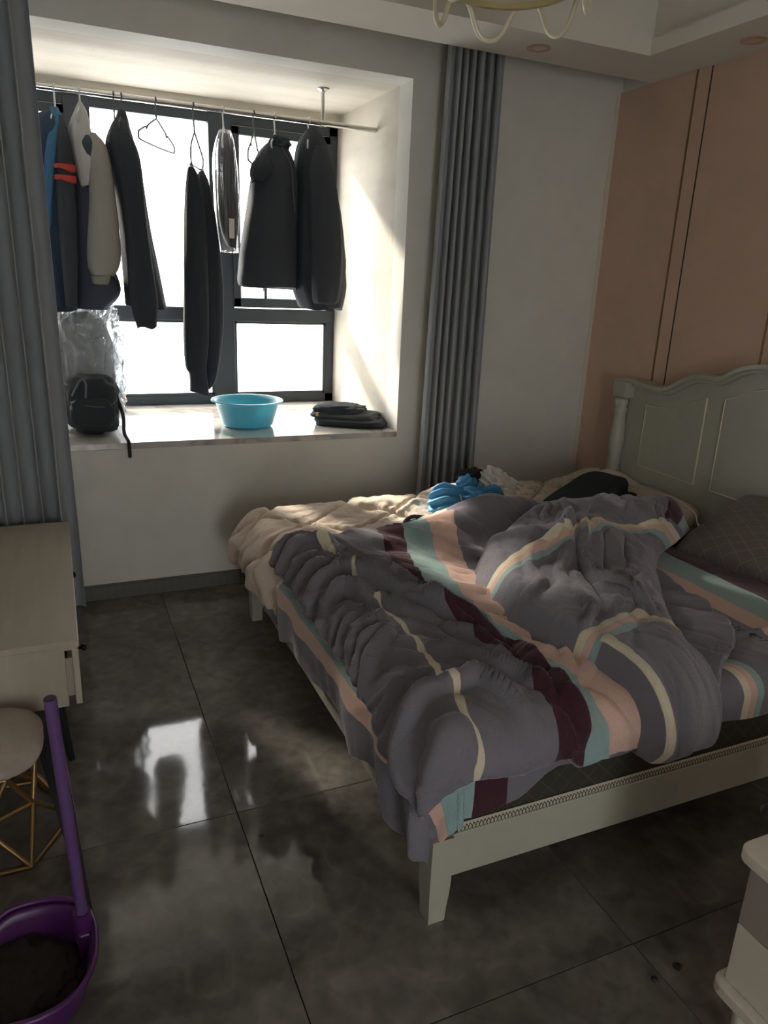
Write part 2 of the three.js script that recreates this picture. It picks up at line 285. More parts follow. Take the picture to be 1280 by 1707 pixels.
// ------------------------------------------------------------------ window
{
  const w = new THREE.Group(); w.name = 'window_1'; w.userData.kind = 'structure'; scene.add(w); w.userData.label = 'dark grey aluminium window behind the hanging clothes';
  const z0 = ZG - 0.05, z1 = ZG, B = [];
  const y0 = SILL, y1 = RT - 0.06;
  B.push(bx(RL, RL + 0.05, y0, y1, z0, z1, 0.004), bx(RR - 0.055, RR, y0, y1, z0, z1, 0.004), bx(RL, RR, y0, y0 + 0.055, z0, z1, 0.004), bx(RL, RR, y1 - 0.05, y1, z0, z1, 0.004));
  B.push(bx(0.135, 0.265, y0, y1, z0, z1 + 0.01, 0.004), bx(0.875, 1.005, y0, y1, z0, z1 + 0.01, 0.004), bx(RL, RR, 1.262, 1.338, z0, z1 + 0.008, 0.004));
  mesh('frame', merge(B), mat.alu, w);
  // opening sashes left and right above the transom
  const sash = (xa, xb, handleX) => {
    const s = 0.045, za = z0 + 0.005, zb = z1 + 0.02, g = merge([bx(xa, xa + s, 1.345, y1 - 0.055, za, zb, 0.004), bx(xb - s, xb, 1.345, y1 - 0.055, za, zb, 0.004), bx(xa, xb, 1.345, 1.345 + s + 0.01, za, zb, 0.004), bx(xa, xb, y1 - 0.055 - s, y1 - 0.055, za, zb, 0.004)]);
    const o = mesh('sash', g, mat.alu, w);
    mesh('sash_handle', merge([bx(handleX - 0.012, handleX + 0.012, 1.44, 1.52, zb, zb + 0.02, 0.004), bx(handleX - 0.009, handleX + 0.009, 1.36, 1.50, zb + 0.018, zb + 0.032, 0.005)]), mat.alu, o);
    mesh('pane', bx(xa + s - 0.005, xb - s + 0.005, 1.39, y1 - 0.095, za + 0.02, za + 0.026), mat.glass, o);
  };
  sash(1.0, RR - 0.05, 1.185); sash(RL + 0.045, 0.14, 0.11);
  for (const [a, b, c, d] of [[0.26, 0.88, 1.335, y1 - 0.045], [RL + 0.045, 0.14, y0 + 0.05, 1.265], [0.26, 0.88, y0 + 0.05, 1.265], [1.0, RR - 0.05, y0 + 0.05, 1.265]]) mesh('pane', bx(a, b, c, d, z0 + 0.02, z0 + 0.026), mat.glass, w);
  for (const [a, b, c, d] of [[RL + 0.05, 0.135, y0 + 0.055, 1.262], [0.265, 0.875, y0 + 0.055, 1.262], [1.005, RR - 0.055, y0 + 0.055, 1.262]]) {
    const s = 0.014; mesh('bead', merge([bx(a, a + s, c, d, z1 - 0.012, z1 - 0.002), bx(b - s, b, c, d, z1 - 0.012, z1 - 0.002), bx(a, b, c, c + s, z1 - 0.012, z1 - 0.002), bx(a, b, d - s, d, z1 - 0.012, z1 - 0.002)]), mat.alu, w);
  }
}
// ------------------------------------------------------------------ curtains
function curtain(x0t, x1t, x0b, x1b, pleats, amp, label, seed, big = 0) {
  const t = thing('curtain', label, 'curtain', [0, 0, 0]);
  const nu = pleats * 16, nv = 60, yT = 2.74, yB = 0.012, P = new Float32Array((nu + 1) * (nv + 1) * 3);
  for (let j = 0; j <= nv; j++) for (let i = 0; i <= nu; i++) {
    const u = i / nu, v = j / nv, k = 3 * (j * (nu + 1) + i), y = lerp(yT, yB, v);
    let ph = u * pleats * Math.PI * 2 + 0.5 * Math.sin(u * 9 + seed) + 0.3 * (vn(u * 4, v * 1.5, 0, seed) - 0.5);
    const A = amp * (0.75 + 0.5 * vn(u * pleats, 2.5, 0, seed + 2)) * (0.9 + 0.2 * v);
    let s = Math.sin(ph); s = Math.sign(s) * Math.abs(s) ** 0.8;
    P[k] = lerp(lerp(x0t, x1t, u), lerp(x0b, x1b, u), v) + 0.018 * Math.cos(ph * 1.0) + 0.006 * (vn(v * 1.5, u * 3, 0, seed + 3) - 0.5);
    P[k + 1] = y; P[k + 2] = -3.412 + A * s + big * Math.exp(-(((u - 0.12) / 0.1) ** 2)) + 0.01 * (vn(v * 1.5, u * 3, 0, seed + 4) - 0.5);
  }
  mesh('fabric', sheet(P, nu, nv, 0.0025), mat.curtain, t);
  mesh('track', bx(Math.min(x0t, x1t) - 0.03, Math.max(x0t, x1t) + 0.03, 2.742, 2.765, -3.425, -3.4, 0.003), mat.aluGray, t);
  return t;
}
curtain(-0.47, -0.01, -0.47, 0.015, 7, 0.042, 'grey blue pleated curtain on the left, beside the white cabinet', 3);
curtain(1.745, 2.045, 1.70, 2.06, 7, 0.04, 'grey blue pleated curtain right of the window, behind the bed', 9, 0.02);

// ------------------------------------------------------------------ clothes rail, hangers and clothes
const RY = 2.282, RZ = -3.95;
{
  const t = thing('clothes_rail', 'chrome clothes rail hung below the recess ceiling in front of the window', 'rail');
  mesh('rod', bar([RL + 0.005, RY, RZ], [RR - 0.005, RY, RZ], 0.0125, 20), mat.chrome, t);
  for (const x of [1.34, -0.3]) {
    const s = mesh('support', merge([bar([x, RT - 0.006, RZ], [x, RY - 0.004, RZ], 0.009, 16), bar([x - 0.016, RY, RZ], [x + 0.016, RY, RZ], 0.0165, 20)]), mat.chrome, t);
    mesh('flange', lathe([[0, 0], [0.03, 0], [0.03, 0.006], [0.014, 0.014], [0, 0.014]], 24).rotateX(Math.PI).translate(x, RT, RZ), mat.chrome, s);
  }
}
// wire hanger; width w in its own plane, turned by `turn` about the hook
function hanger(x, w, turn, label, m, drop = 0.078, hgt = 0.1, notch = true) {
  const t = thing('coat_hanger', label, 'hanger', [x, RY, RZ], turn, 'hangers on the clothes rail');
  const R = 0.0165, hook = []; for (let k = 0; k <= 12; k++) { const a = -0.35 + (Math.PI + 0.35) * k / 12; hook.push([Math.cos(a) * R * 0.2, Math.sin(a) * R, -Math.cos(a) * R]); }
  // hook arcs over the rod across it, then drops to the neck
  const hk = []; for (let k = 0; k <= 10; k++) { const a = -0.3 + (Math.PI + 0.3) * k / 10; hk.push(V(0, Math.sin(a) * R, Math.cos(a) * R).applyAxisAngle(V(0, 1, 0), -turn)); }
  hk.push(V(0, -0.03, -R * 0.6).applyAxisAngle(V(0, 1, 0), -turn), V(0, -drop, 0));
  mesh('hook', tube(hk, 0.0038, 60), m, t);
  const n = -drop, h = w / 2, pts = notch
    ? [[0, n], [-0.5 * h, n - 0.42 * hgt], [-0.54 * h, n - 0.56 * hgt], [-0.62 * h, n - 0.5 * hgt], [-0.97 * h, n - 0.78 * hgt], [-h, n - hgt], [-0.92 * h, n - 1.1 * hgt], [0, n - 1.14 * hgt], [0.92 * h, n - 1.1 * hgt], [h, n - hgt], [0.97 * h, n - 0.78 * hgt], [0.62 * h, n - 0.5 * hgt], [0.54 * h, n - 0.56 * hgt], [0.5 * h, n - 0.42 * hgt]]
    : [[0, n], [-h, n - 0.9 * hgt], [-0.95 * h, n - hgt], [0.95 * h, n - hgt], [h, n - 0.9 * hgt]];
  mesh('frame', tube(pts.map(([a, b]) => V(a, b, 0)), 0.0042, 140, true, 0.25), m, t);
  return t;
}
const cNavy = cloth('#34475c'), cBlue = cloth('#4a7aa0'), cDark = cloth('#3d4148'), cDark2 = cloth('#363b42'), cGreyN = cloth('#434b5a'), cBeige = cloth('#a6a299'), cHood = cloth('#c4c4c2'), cOrange = cloth('#e4594a'), cBlack = cloth('#32363d');  // dark cloths set lighter, partly to put the pale window veil into their colour
const G = 'clothes on the rail';
hanger(0.088, 0.2, 1.35, 'white wire hanger holding the blue jacket by the left curtain', mat.wireWhite, 0.075, 0.07);
hanger(0.193, 0.2, 1.35, 'white wire hanger under the pale hooded top', mat.wireWhite, 0.05, 0.07);
hanger(0.337, 0.2, 1.2, 'dark wire hanger showing left of the tall dark coat collar', mat.wireGray, 0.11, 0.09);
hanger(0.371, 0.2, 1.3, 'grey wire hanger holding the long dark coat', mat.wireGray, 0.06, 0.08);
hanger(0.522, 0.40, 1.03, 'empty dark wire hanger in the middle of the window', mat.wireGray, 0.075, 0.105);
hanger(0.835, 0.18, 1.3, 'white wire hanger with the plastic covered garment', mat.wireWhite, 0.07, 0.09);
hanger(0.985, 0.26, 1.1, 'grey wire hanger left of the short dark jacket', mat.wireGray, 0.08, 0.13);
hanger(1.091, 0.22, 1.15, 'white wire hanger in the collar of the short dark jacket', mat.wireWhite, 0.075, 0.07);
hanger(1.268, 0.2, 1.2, 'white wire hanger holding the puffy dark coat', mat.wireWhite, 0.05, 0.08);
{ // clip hanger for the trousers
  const t = thing('clip_hanger', 'bent dark wire hanger carrying the black trousers', 'hanger', [0.694, RY, RZ], 0, 'hangers on the clothes rail');
  const hk = []; for (let k = 0; k <= 10; k++) { const a = -0.3 + (Math.PI + 0.3) * k / 10; hk.push([0, Math.sin(a) * 0.0165, Math.cos(a) * 0.0165]); } hk.push([0, -0.03, -0.012], [0.002, -0.11, 0]);
  mesh('hook', tube(hk, 0.004, 60), mat.wireGray, t);
  mesh('frame', tube([[0.002, -0.11, 0], [-0.025, -0.17, 0.06], [-0.036, -0.225, 0.1], [-0.034, -0.268, 0.1]], 0.004, 40).clone(), mat.wireGray, t);
  mesh('frame', tube([[0.002, -0.11, 0], [0.035, -0.175, -0.05], [0.054, -0.22, -0.08], [0.046, -0.262, -0.08], [0.0, -0.265, 0.02], [-0.03, -0.27, 0.1]], 0.004, 60), mat.wireGray, t);
  for (const [x, z] of [[-0.034, 0.09], [0.046, -0.07]]) mesh('clip', bx(x - 0.008, x + 0.008, -0.30, -0.258, z - 0.012, z + 0.012, 0.004), mat.wireWhite, t);
}
{
  let t = thing('jacket', 'blue and black sports jacket with two orange sleeve bands by the curtain', 'jacket', [0, 0, 0], 0, G);
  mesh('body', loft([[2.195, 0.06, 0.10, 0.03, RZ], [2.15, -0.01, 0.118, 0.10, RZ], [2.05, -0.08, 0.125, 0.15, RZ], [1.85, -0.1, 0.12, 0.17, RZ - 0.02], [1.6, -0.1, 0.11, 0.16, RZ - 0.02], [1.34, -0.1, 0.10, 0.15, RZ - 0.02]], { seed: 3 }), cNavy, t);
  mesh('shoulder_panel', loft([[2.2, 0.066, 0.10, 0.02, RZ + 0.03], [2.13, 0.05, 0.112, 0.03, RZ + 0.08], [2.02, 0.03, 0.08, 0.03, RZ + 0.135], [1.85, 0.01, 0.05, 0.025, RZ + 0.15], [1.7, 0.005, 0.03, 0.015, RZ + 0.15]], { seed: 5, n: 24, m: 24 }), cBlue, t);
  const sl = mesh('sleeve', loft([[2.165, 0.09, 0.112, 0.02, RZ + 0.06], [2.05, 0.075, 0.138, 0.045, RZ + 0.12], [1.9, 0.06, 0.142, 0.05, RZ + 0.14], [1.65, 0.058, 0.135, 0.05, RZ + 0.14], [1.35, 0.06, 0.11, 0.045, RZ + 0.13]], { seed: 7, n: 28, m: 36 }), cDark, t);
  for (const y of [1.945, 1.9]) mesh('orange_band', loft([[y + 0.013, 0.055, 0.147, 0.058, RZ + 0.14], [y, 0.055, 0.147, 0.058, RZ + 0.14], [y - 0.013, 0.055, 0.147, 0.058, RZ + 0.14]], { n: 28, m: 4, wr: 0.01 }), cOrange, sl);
  t = thing('hooded_top', 'pale grey hooded top with a beige sleeve over dark blue cloth', 'top', [0, 0, 0], 0, G);
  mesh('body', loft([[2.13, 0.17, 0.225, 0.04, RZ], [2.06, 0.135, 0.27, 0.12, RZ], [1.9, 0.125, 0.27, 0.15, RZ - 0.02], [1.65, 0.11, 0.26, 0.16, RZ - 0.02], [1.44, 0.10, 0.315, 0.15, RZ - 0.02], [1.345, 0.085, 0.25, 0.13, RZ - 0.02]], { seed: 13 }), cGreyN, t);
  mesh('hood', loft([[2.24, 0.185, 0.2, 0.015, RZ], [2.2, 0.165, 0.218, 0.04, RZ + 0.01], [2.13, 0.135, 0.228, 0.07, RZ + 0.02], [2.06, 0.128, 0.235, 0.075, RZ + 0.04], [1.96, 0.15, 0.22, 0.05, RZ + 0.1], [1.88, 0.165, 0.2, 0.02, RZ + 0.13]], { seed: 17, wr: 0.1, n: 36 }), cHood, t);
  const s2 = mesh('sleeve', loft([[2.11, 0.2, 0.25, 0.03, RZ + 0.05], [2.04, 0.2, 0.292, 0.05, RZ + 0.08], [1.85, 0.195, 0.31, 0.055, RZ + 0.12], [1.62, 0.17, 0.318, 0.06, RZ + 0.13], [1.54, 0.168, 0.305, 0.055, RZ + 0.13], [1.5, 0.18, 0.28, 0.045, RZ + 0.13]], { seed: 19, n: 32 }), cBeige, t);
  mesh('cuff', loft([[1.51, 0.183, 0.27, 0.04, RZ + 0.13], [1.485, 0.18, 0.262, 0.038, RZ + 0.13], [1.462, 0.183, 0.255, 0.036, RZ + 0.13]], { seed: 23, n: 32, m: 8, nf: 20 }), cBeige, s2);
  t = thing('long_coat', 'long dark navy coat hanging against the left pane', 'coat', [0, 0, 0], 0, G);
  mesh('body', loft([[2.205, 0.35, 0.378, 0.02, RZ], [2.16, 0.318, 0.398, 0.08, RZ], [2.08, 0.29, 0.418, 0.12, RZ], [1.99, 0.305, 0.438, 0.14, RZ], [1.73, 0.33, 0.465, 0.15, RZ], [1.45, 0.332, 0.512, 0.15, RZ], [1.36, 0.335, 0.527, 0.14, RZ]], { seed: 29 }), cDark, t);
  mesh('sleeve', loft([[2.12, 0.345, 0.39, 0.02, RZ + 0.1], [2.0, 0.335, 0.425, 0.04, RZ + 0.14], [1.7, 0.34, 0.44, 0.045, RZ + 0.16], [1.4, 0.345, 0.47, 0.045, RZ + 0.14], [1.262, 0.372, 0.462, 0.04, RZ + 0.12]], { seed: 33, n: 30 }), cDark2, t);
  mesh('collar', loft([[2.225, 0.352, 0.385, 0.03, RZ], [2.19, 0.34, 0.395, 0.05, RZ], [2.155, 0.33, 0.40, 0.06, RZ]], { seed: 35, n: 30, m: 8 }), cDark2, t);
  t = thing('trousers', 'black trousers clipped to a bent hanger before the middle post', 'trousers', [0, 0, 0], 0, G);
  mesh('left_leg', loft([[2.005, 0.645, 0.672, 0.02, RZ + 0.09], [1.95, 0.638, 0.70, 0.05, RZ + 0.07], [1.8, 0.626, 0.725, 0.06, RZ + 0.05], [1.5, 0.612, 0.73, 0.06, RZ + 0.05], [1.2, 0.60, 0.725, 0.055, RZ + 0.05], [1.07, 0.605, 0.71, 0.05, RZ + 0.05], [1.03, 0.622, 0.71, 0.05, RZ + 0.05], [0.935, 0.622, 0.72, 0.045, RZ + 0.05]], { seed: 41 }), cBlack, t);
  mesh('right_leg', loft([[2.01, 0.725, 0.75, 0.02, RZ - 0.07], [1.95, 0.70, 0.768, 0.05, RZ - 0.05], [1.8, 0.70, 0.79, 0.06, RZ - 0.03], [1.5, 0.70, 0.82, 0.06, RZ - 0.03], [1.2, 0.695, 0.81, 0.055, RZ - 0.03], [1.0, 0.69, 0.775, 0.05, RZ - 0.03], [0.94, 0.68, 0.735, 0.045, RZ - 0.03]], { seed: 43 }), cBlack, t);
  t = thing('covered_garment', 'narrow dark garment in a shiny clear cover beside the trousers', 'garment', [0, 0, 0], 0, G);
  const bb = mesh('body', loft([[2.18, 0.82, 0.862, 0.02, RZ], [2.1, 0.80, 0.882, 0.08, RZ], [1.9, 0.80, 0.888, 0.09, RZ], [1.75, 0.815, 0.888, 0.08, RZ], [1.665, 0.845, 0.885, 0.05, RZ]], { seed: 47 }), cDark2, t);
  mesh('clear_cover', loft([[2.195, 0.815, 0.868, 0.03, RZ], [2.1, 0.79, 0.888, 0.095, RZ], [1.9, 0.79, 0.896, 0.105, RZ], [1.75, 0.80, 0.896, 0.1, RZ], [1.64, 0.812, 0.893, 0.07, RZ]], { seed: 48, wr: 0.16, nf: 13, n: 60 }), mat.plastic, t);
  mesh('paper_tag', bx(0.83, 0.855, 1.70, 1.79, RZ + 0.112, RZ + 0.114), mat.whitePlain, t);
  t = thing('short_jacket', 'dark hooded jacket hanging left of the puffy coat', 'jacket', [0, 0, 0], 0, G);
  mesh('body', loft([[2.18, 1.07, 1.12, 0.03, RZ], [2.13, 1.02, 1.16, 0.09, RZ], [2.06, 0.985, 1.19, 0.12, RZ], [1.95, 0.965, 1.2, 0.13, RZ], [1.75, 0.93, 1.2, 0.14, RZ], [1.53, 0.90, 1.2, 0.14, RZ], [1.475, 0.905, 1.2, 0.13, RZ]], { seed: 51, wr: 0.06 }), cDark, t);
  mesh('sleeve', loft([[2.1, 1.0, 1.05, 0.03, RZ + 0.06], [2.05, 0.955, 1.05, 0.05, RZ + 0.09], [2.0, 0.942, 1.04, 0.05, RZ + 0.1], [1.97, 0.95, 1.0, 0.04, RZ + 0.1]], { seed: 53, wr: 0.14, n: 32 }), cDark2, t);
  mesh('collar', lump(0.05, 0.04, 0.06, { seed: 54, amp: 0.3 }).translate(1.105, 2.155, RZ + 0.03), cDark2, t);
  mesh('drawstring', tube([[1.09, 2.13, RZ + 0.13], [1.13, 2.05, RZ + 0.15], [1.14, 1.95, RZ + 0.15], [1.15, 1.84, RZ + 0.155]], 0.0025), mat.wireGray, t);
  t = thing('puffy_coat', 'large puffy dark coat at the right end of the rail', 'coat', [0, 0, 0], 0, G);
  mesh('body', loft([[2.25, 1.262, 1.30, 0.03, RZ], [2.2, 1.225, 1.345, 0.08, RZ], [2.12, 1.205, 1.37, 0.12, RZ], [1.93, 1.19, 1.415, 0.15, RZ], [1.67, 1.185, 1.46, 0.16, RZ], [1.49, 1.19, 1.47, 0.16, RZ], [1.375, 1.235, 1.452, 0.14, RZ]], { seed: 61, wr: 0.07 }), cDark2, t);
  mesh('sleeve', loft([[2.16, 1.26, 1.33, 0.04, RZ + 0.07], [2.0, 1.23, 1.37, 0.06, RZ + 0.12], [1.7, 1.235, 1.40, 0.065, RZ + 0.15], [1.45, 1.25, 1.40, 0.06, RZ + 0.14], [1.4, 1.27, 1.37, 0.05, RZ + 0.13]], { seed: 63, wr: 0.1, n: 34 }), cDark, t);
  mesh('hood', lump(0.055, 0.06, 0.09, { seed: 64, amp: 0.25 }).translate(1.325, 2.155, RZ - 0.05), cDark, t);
}
// ------------------------------------------------------------------ things on the window sill
{
  const t = thing('wash_basin', 'light blue plastic basin on the marble window sill', 'basin', [0.905, SILL, -3.83]);
  mesh('bowl', lathe([[0, 0.002], [0.122, 0.002], [0.13, 0.012], [0.158, 0.12], [0.172, 0.139], [0.186, 0.14], [0.188, 0.134], [0.184, 0.133], [0.172, 0.132], [0.163, 0.12], [0.134, 0.014], [0.122, 0.007], [0, 0.007]], 64), mat.basin, t);
  mesh('foot_ring', lathe([[0.118, 0], [0.122, 0], [0.122, 0.004], [0.118, 0.004]], 48), mat.basin, t);
}
{ // folded trousers: three stacked soft layers
  const t = thing('folded_trousers', 'dark grey folded trousers lying at the right end of the sill', 'trousers', [1.455, SILL, -3.765], -0.55);
  const c = cloth('#3c4145'), c2 = cloth('#4a4f52');
  mesh('lower_fold', lump(0.2, 0.024, 0.12, { seed: 71, amp: 0.16, sq: 0.6, f: 2, base: -0.019 }).translate(0.01, 0.02, 0), c, t);
  mesh('middle_fold', lump(0.185, 0.026, 0.11, { seed: 73, amp: 0.2, sq: 0.65, f: 3, ridge: 0.05 }).translate(-0.01, 0.048, -0.01), c2, t);
  mesh('upper_fold', lump(0.13, 0.03, 0.095, { seed: 75, amp: 0.24, sq: 0.7, f: 4, ridge: 0.1 }).translate(-0.05, 0.078, -0.01), c, t);
  mesh('leather_patch', bx(-0.165, -0.15, 0.05, 0.068, 0.07, 0.1, 0.003), mat.wood, t);
}
{
  const t = thing('backpack', 'dark stuffed backpack at the left end of the sill', 'backpack', [0.145, SILL, -3.78]);
  const c = cloth('#30343a');
  mesh('body', lump(0.125, 0.14, 0.12, { seed: 81, amp: 0.16, sq: 0.75, base: -0.136 }).translate(0, 0.138, 0), c, t);
  mesh('front_pocket', lump(0.095, 0.07, 0.03, { seed: 83, amp: 0.14, sq: 0.7 }).translate(-0.01, 0.12, 0.115), c, t);
  mesh('strap', tube([[-0.09, 0.2, 0.1], [-0.05, 0.27, 0.105], [-0.03, 0.255, 0.11], [-0.035, 0.19, 0.12]], 0.0055), cloth('#6b7078'), t);
  mesh('strap', tube([[0.1, 0.2, 0.05], [0.125, 0.1, 0.1], [0.12, 0.035, 0.17], [0.127, 0.013, 0.235], [0.13, 0.008, 0.265], [0.131, -0.025, 0.277], [0.131, -0.06, 0.276]], 0.0085), cloth('#24272b'), t);
  mesh('seam', tube([[-0.1, 0.17, 0.11], [-0.02, 0.155, 0.146], [0.06, 0.15, 0.135], [0.1, 0.17, 0.09]], 0.0025), mat.wireGray, t);
}
{ // clear plastic bag full of folded bedding, standing behind the backpack
  const t = thing('plastic_bag', 'clear crinkled plastic bag of bedding behind the backpack', 'bag', [0.13, SILL, -4.06]);
  mesh('bedding', lump(0.14, 0.28, 0.12, { seed: 91, amp: 0.12, sq: 0.75, base: -0.27 }).translate(0, 0.275, 0), cloth('#858b8e'), t);
  mesh('film', lump(0.16, 0.30, 0.14, { seed: 93, amp: 0.3, sq: 0.75, f: 8, seg: 120, ridge: 0.2, base: -0.305 }).translate(0, 0.307, 0), M({ color: col('#f4f6f8'), transmission: 0.8, thickness: 0, roughness: 0.16, ior: 1.6 }), t);
  mesh('rim', tube([[-0.12, 0.598, 0.09], [-0.03, 0.618, 0.11], [0.02, 0.608, 0.1], [0.09, 0.602, 0.08]], 0.012), M({ color: col('#cdbdbd'), transmission: 0.4, thickness: 0, roughness: 0.4 }), t);
}
tag(mesh('wooden_board', bx(-0.022, -0.004, SILL, 1.2, -4.02, -3.9, 0.003), mat.wood), 'pale wooden board edge showing behind the left curtain', 'board');

// ------------------------------------------------------------------ soft things on the bed
const MX0 = 0.765, MX1 = 2.775, MZ0 = -3.115, MZ1 = -1.262, MY0 = 0.25, MY1 = 0.478, MR = 0.035;
const hyp = (a, b) => Math.sqrt(a * a + b * b);
// lay the flat cloth point (X, Z) over the mattress: [point, outward normal, drop below the top]
function drape(X, Z, off) {
  const xe = MX0 + MR, z1 = MZ1 - MR, z0 = MZ0 + MR, r = MR + off, ex = Math.max(0, xe - X), ez = Z > z1 ? Z - z1 : Z < z0 ? Z - z0 : 0, e = hyp(ex, ez);
  if (e < 1e-6) return [[X, MY1 + off, Z], [0, 1, 0], 0];
  const dx = -ex / e, dz = ez / e, a = Math.min(e / r, Math.PI / 2), rest = Math.max(0, e - r * Math.PI / 2), out = r * Math.sin(a), down = r * (1 - Math.cos(a)) + rest;
  const clear = 0.052 * smooth(0.01, 0.09, down) * (ex / e);        // the footboard stands a little proud of the mattress
  return [[(ex > 0 ? xe : X) + dx * (out + clear), MY1 + off - down, (ez > 0 ? z1 : ez < 0 ? z0 : Z) + dz * out], [dx * Math.sin(a), Math.cos(a), dz * Math.sin(a)], down];
}
function ridges(list) {
  const segs = []; for (const [h, w, P] of list) for (let i = 0; i < P.length - 1; i++) segs.push([h, w, P[i], P[i + 1], i, P.length - 1]);
  const lines = list.map(([h, w, P]) => ({ h, w, P }));
  return (x, z) => { let s = 0; for (const { h, w, P } of lines) { let best = 1e9, bt = 0; for (let i = 0; i < P.length - 1; i++) { const ax = P[i][0], az = P[i][1], bx_ = P[i + 1][0] - ax, bz = P[i + 1][1] - az, t = clamp(((x - ax) * bx_ + (z - az) * bz) / (bx_ * bx_ + bz * bz), 0, 1), d = hyp(x - ax - bx_ * t, z - az - bz * t); if (d < best) { best = d; bt = (i + t) / (P.length - 1); } } if (best < 3.6 * w) { const q = best / (w * 0.6); s += h * 1.15 * Math.exp(-1.5 * (Math.sqrt(q * q + 0.03) - 0.17)) * (0.45 + 0.55 * Math.sqrt(Math.sin(Math.PI * clamp(bt, 0.02, 0.98)))); } } return s; };
}
const bump = (x, z, cx, cz, rx, rz) => Math.exp(-(((x - cx) / rx) ** 2 + ((z - cz) / rz) ** 2));
// creased noise: thin crests running along direction (cx, cz)
function crease(x, z, cx, cz, fa, fl, seed) { const al = x * cx + z * cz, ac = -x * cz + z * cx, w = fbm(x * 5 + 31, z * 5 + 57, 0, 2, seed); const n = fbm(ac * fa + w * 1.6 + 40, al * fl + 40, 0, 3, seed + 3); return (1 - Math.abs(2 * n - 1)) ** 2.2; }
const lut = (tab, x) => { let i = 0; while (i < tab.length - 2 && x > tab[i + 1][0]) i++; const t = clamp((x - tab[i][0]) / (tab[i + 1][0] - tab[i][0]), 0, 1); return lerp(tab[i][1], tab[i + 1][1], t * t * (3 - 2 * t)); };
function surface(nu, nv, fn) { const P = new Float32Array((nu + 1) * (nv + 1) * 3); for (let j = 0; j <= nv; j++) for (let i = 0; i <= nu; i++) { const p = fn(i / nu, j / nv), k = 3 * (j * (nu + 1) + i); P[k] = p[0]; P[k + 1] = p[1]; P[k + 2] = p[2]; } return P; }
const along = (d, h) => [d[0][0] + d[1][0] * h, d[0][1] + d[1][1] * h, d[0][2] + d[1][2] * h];
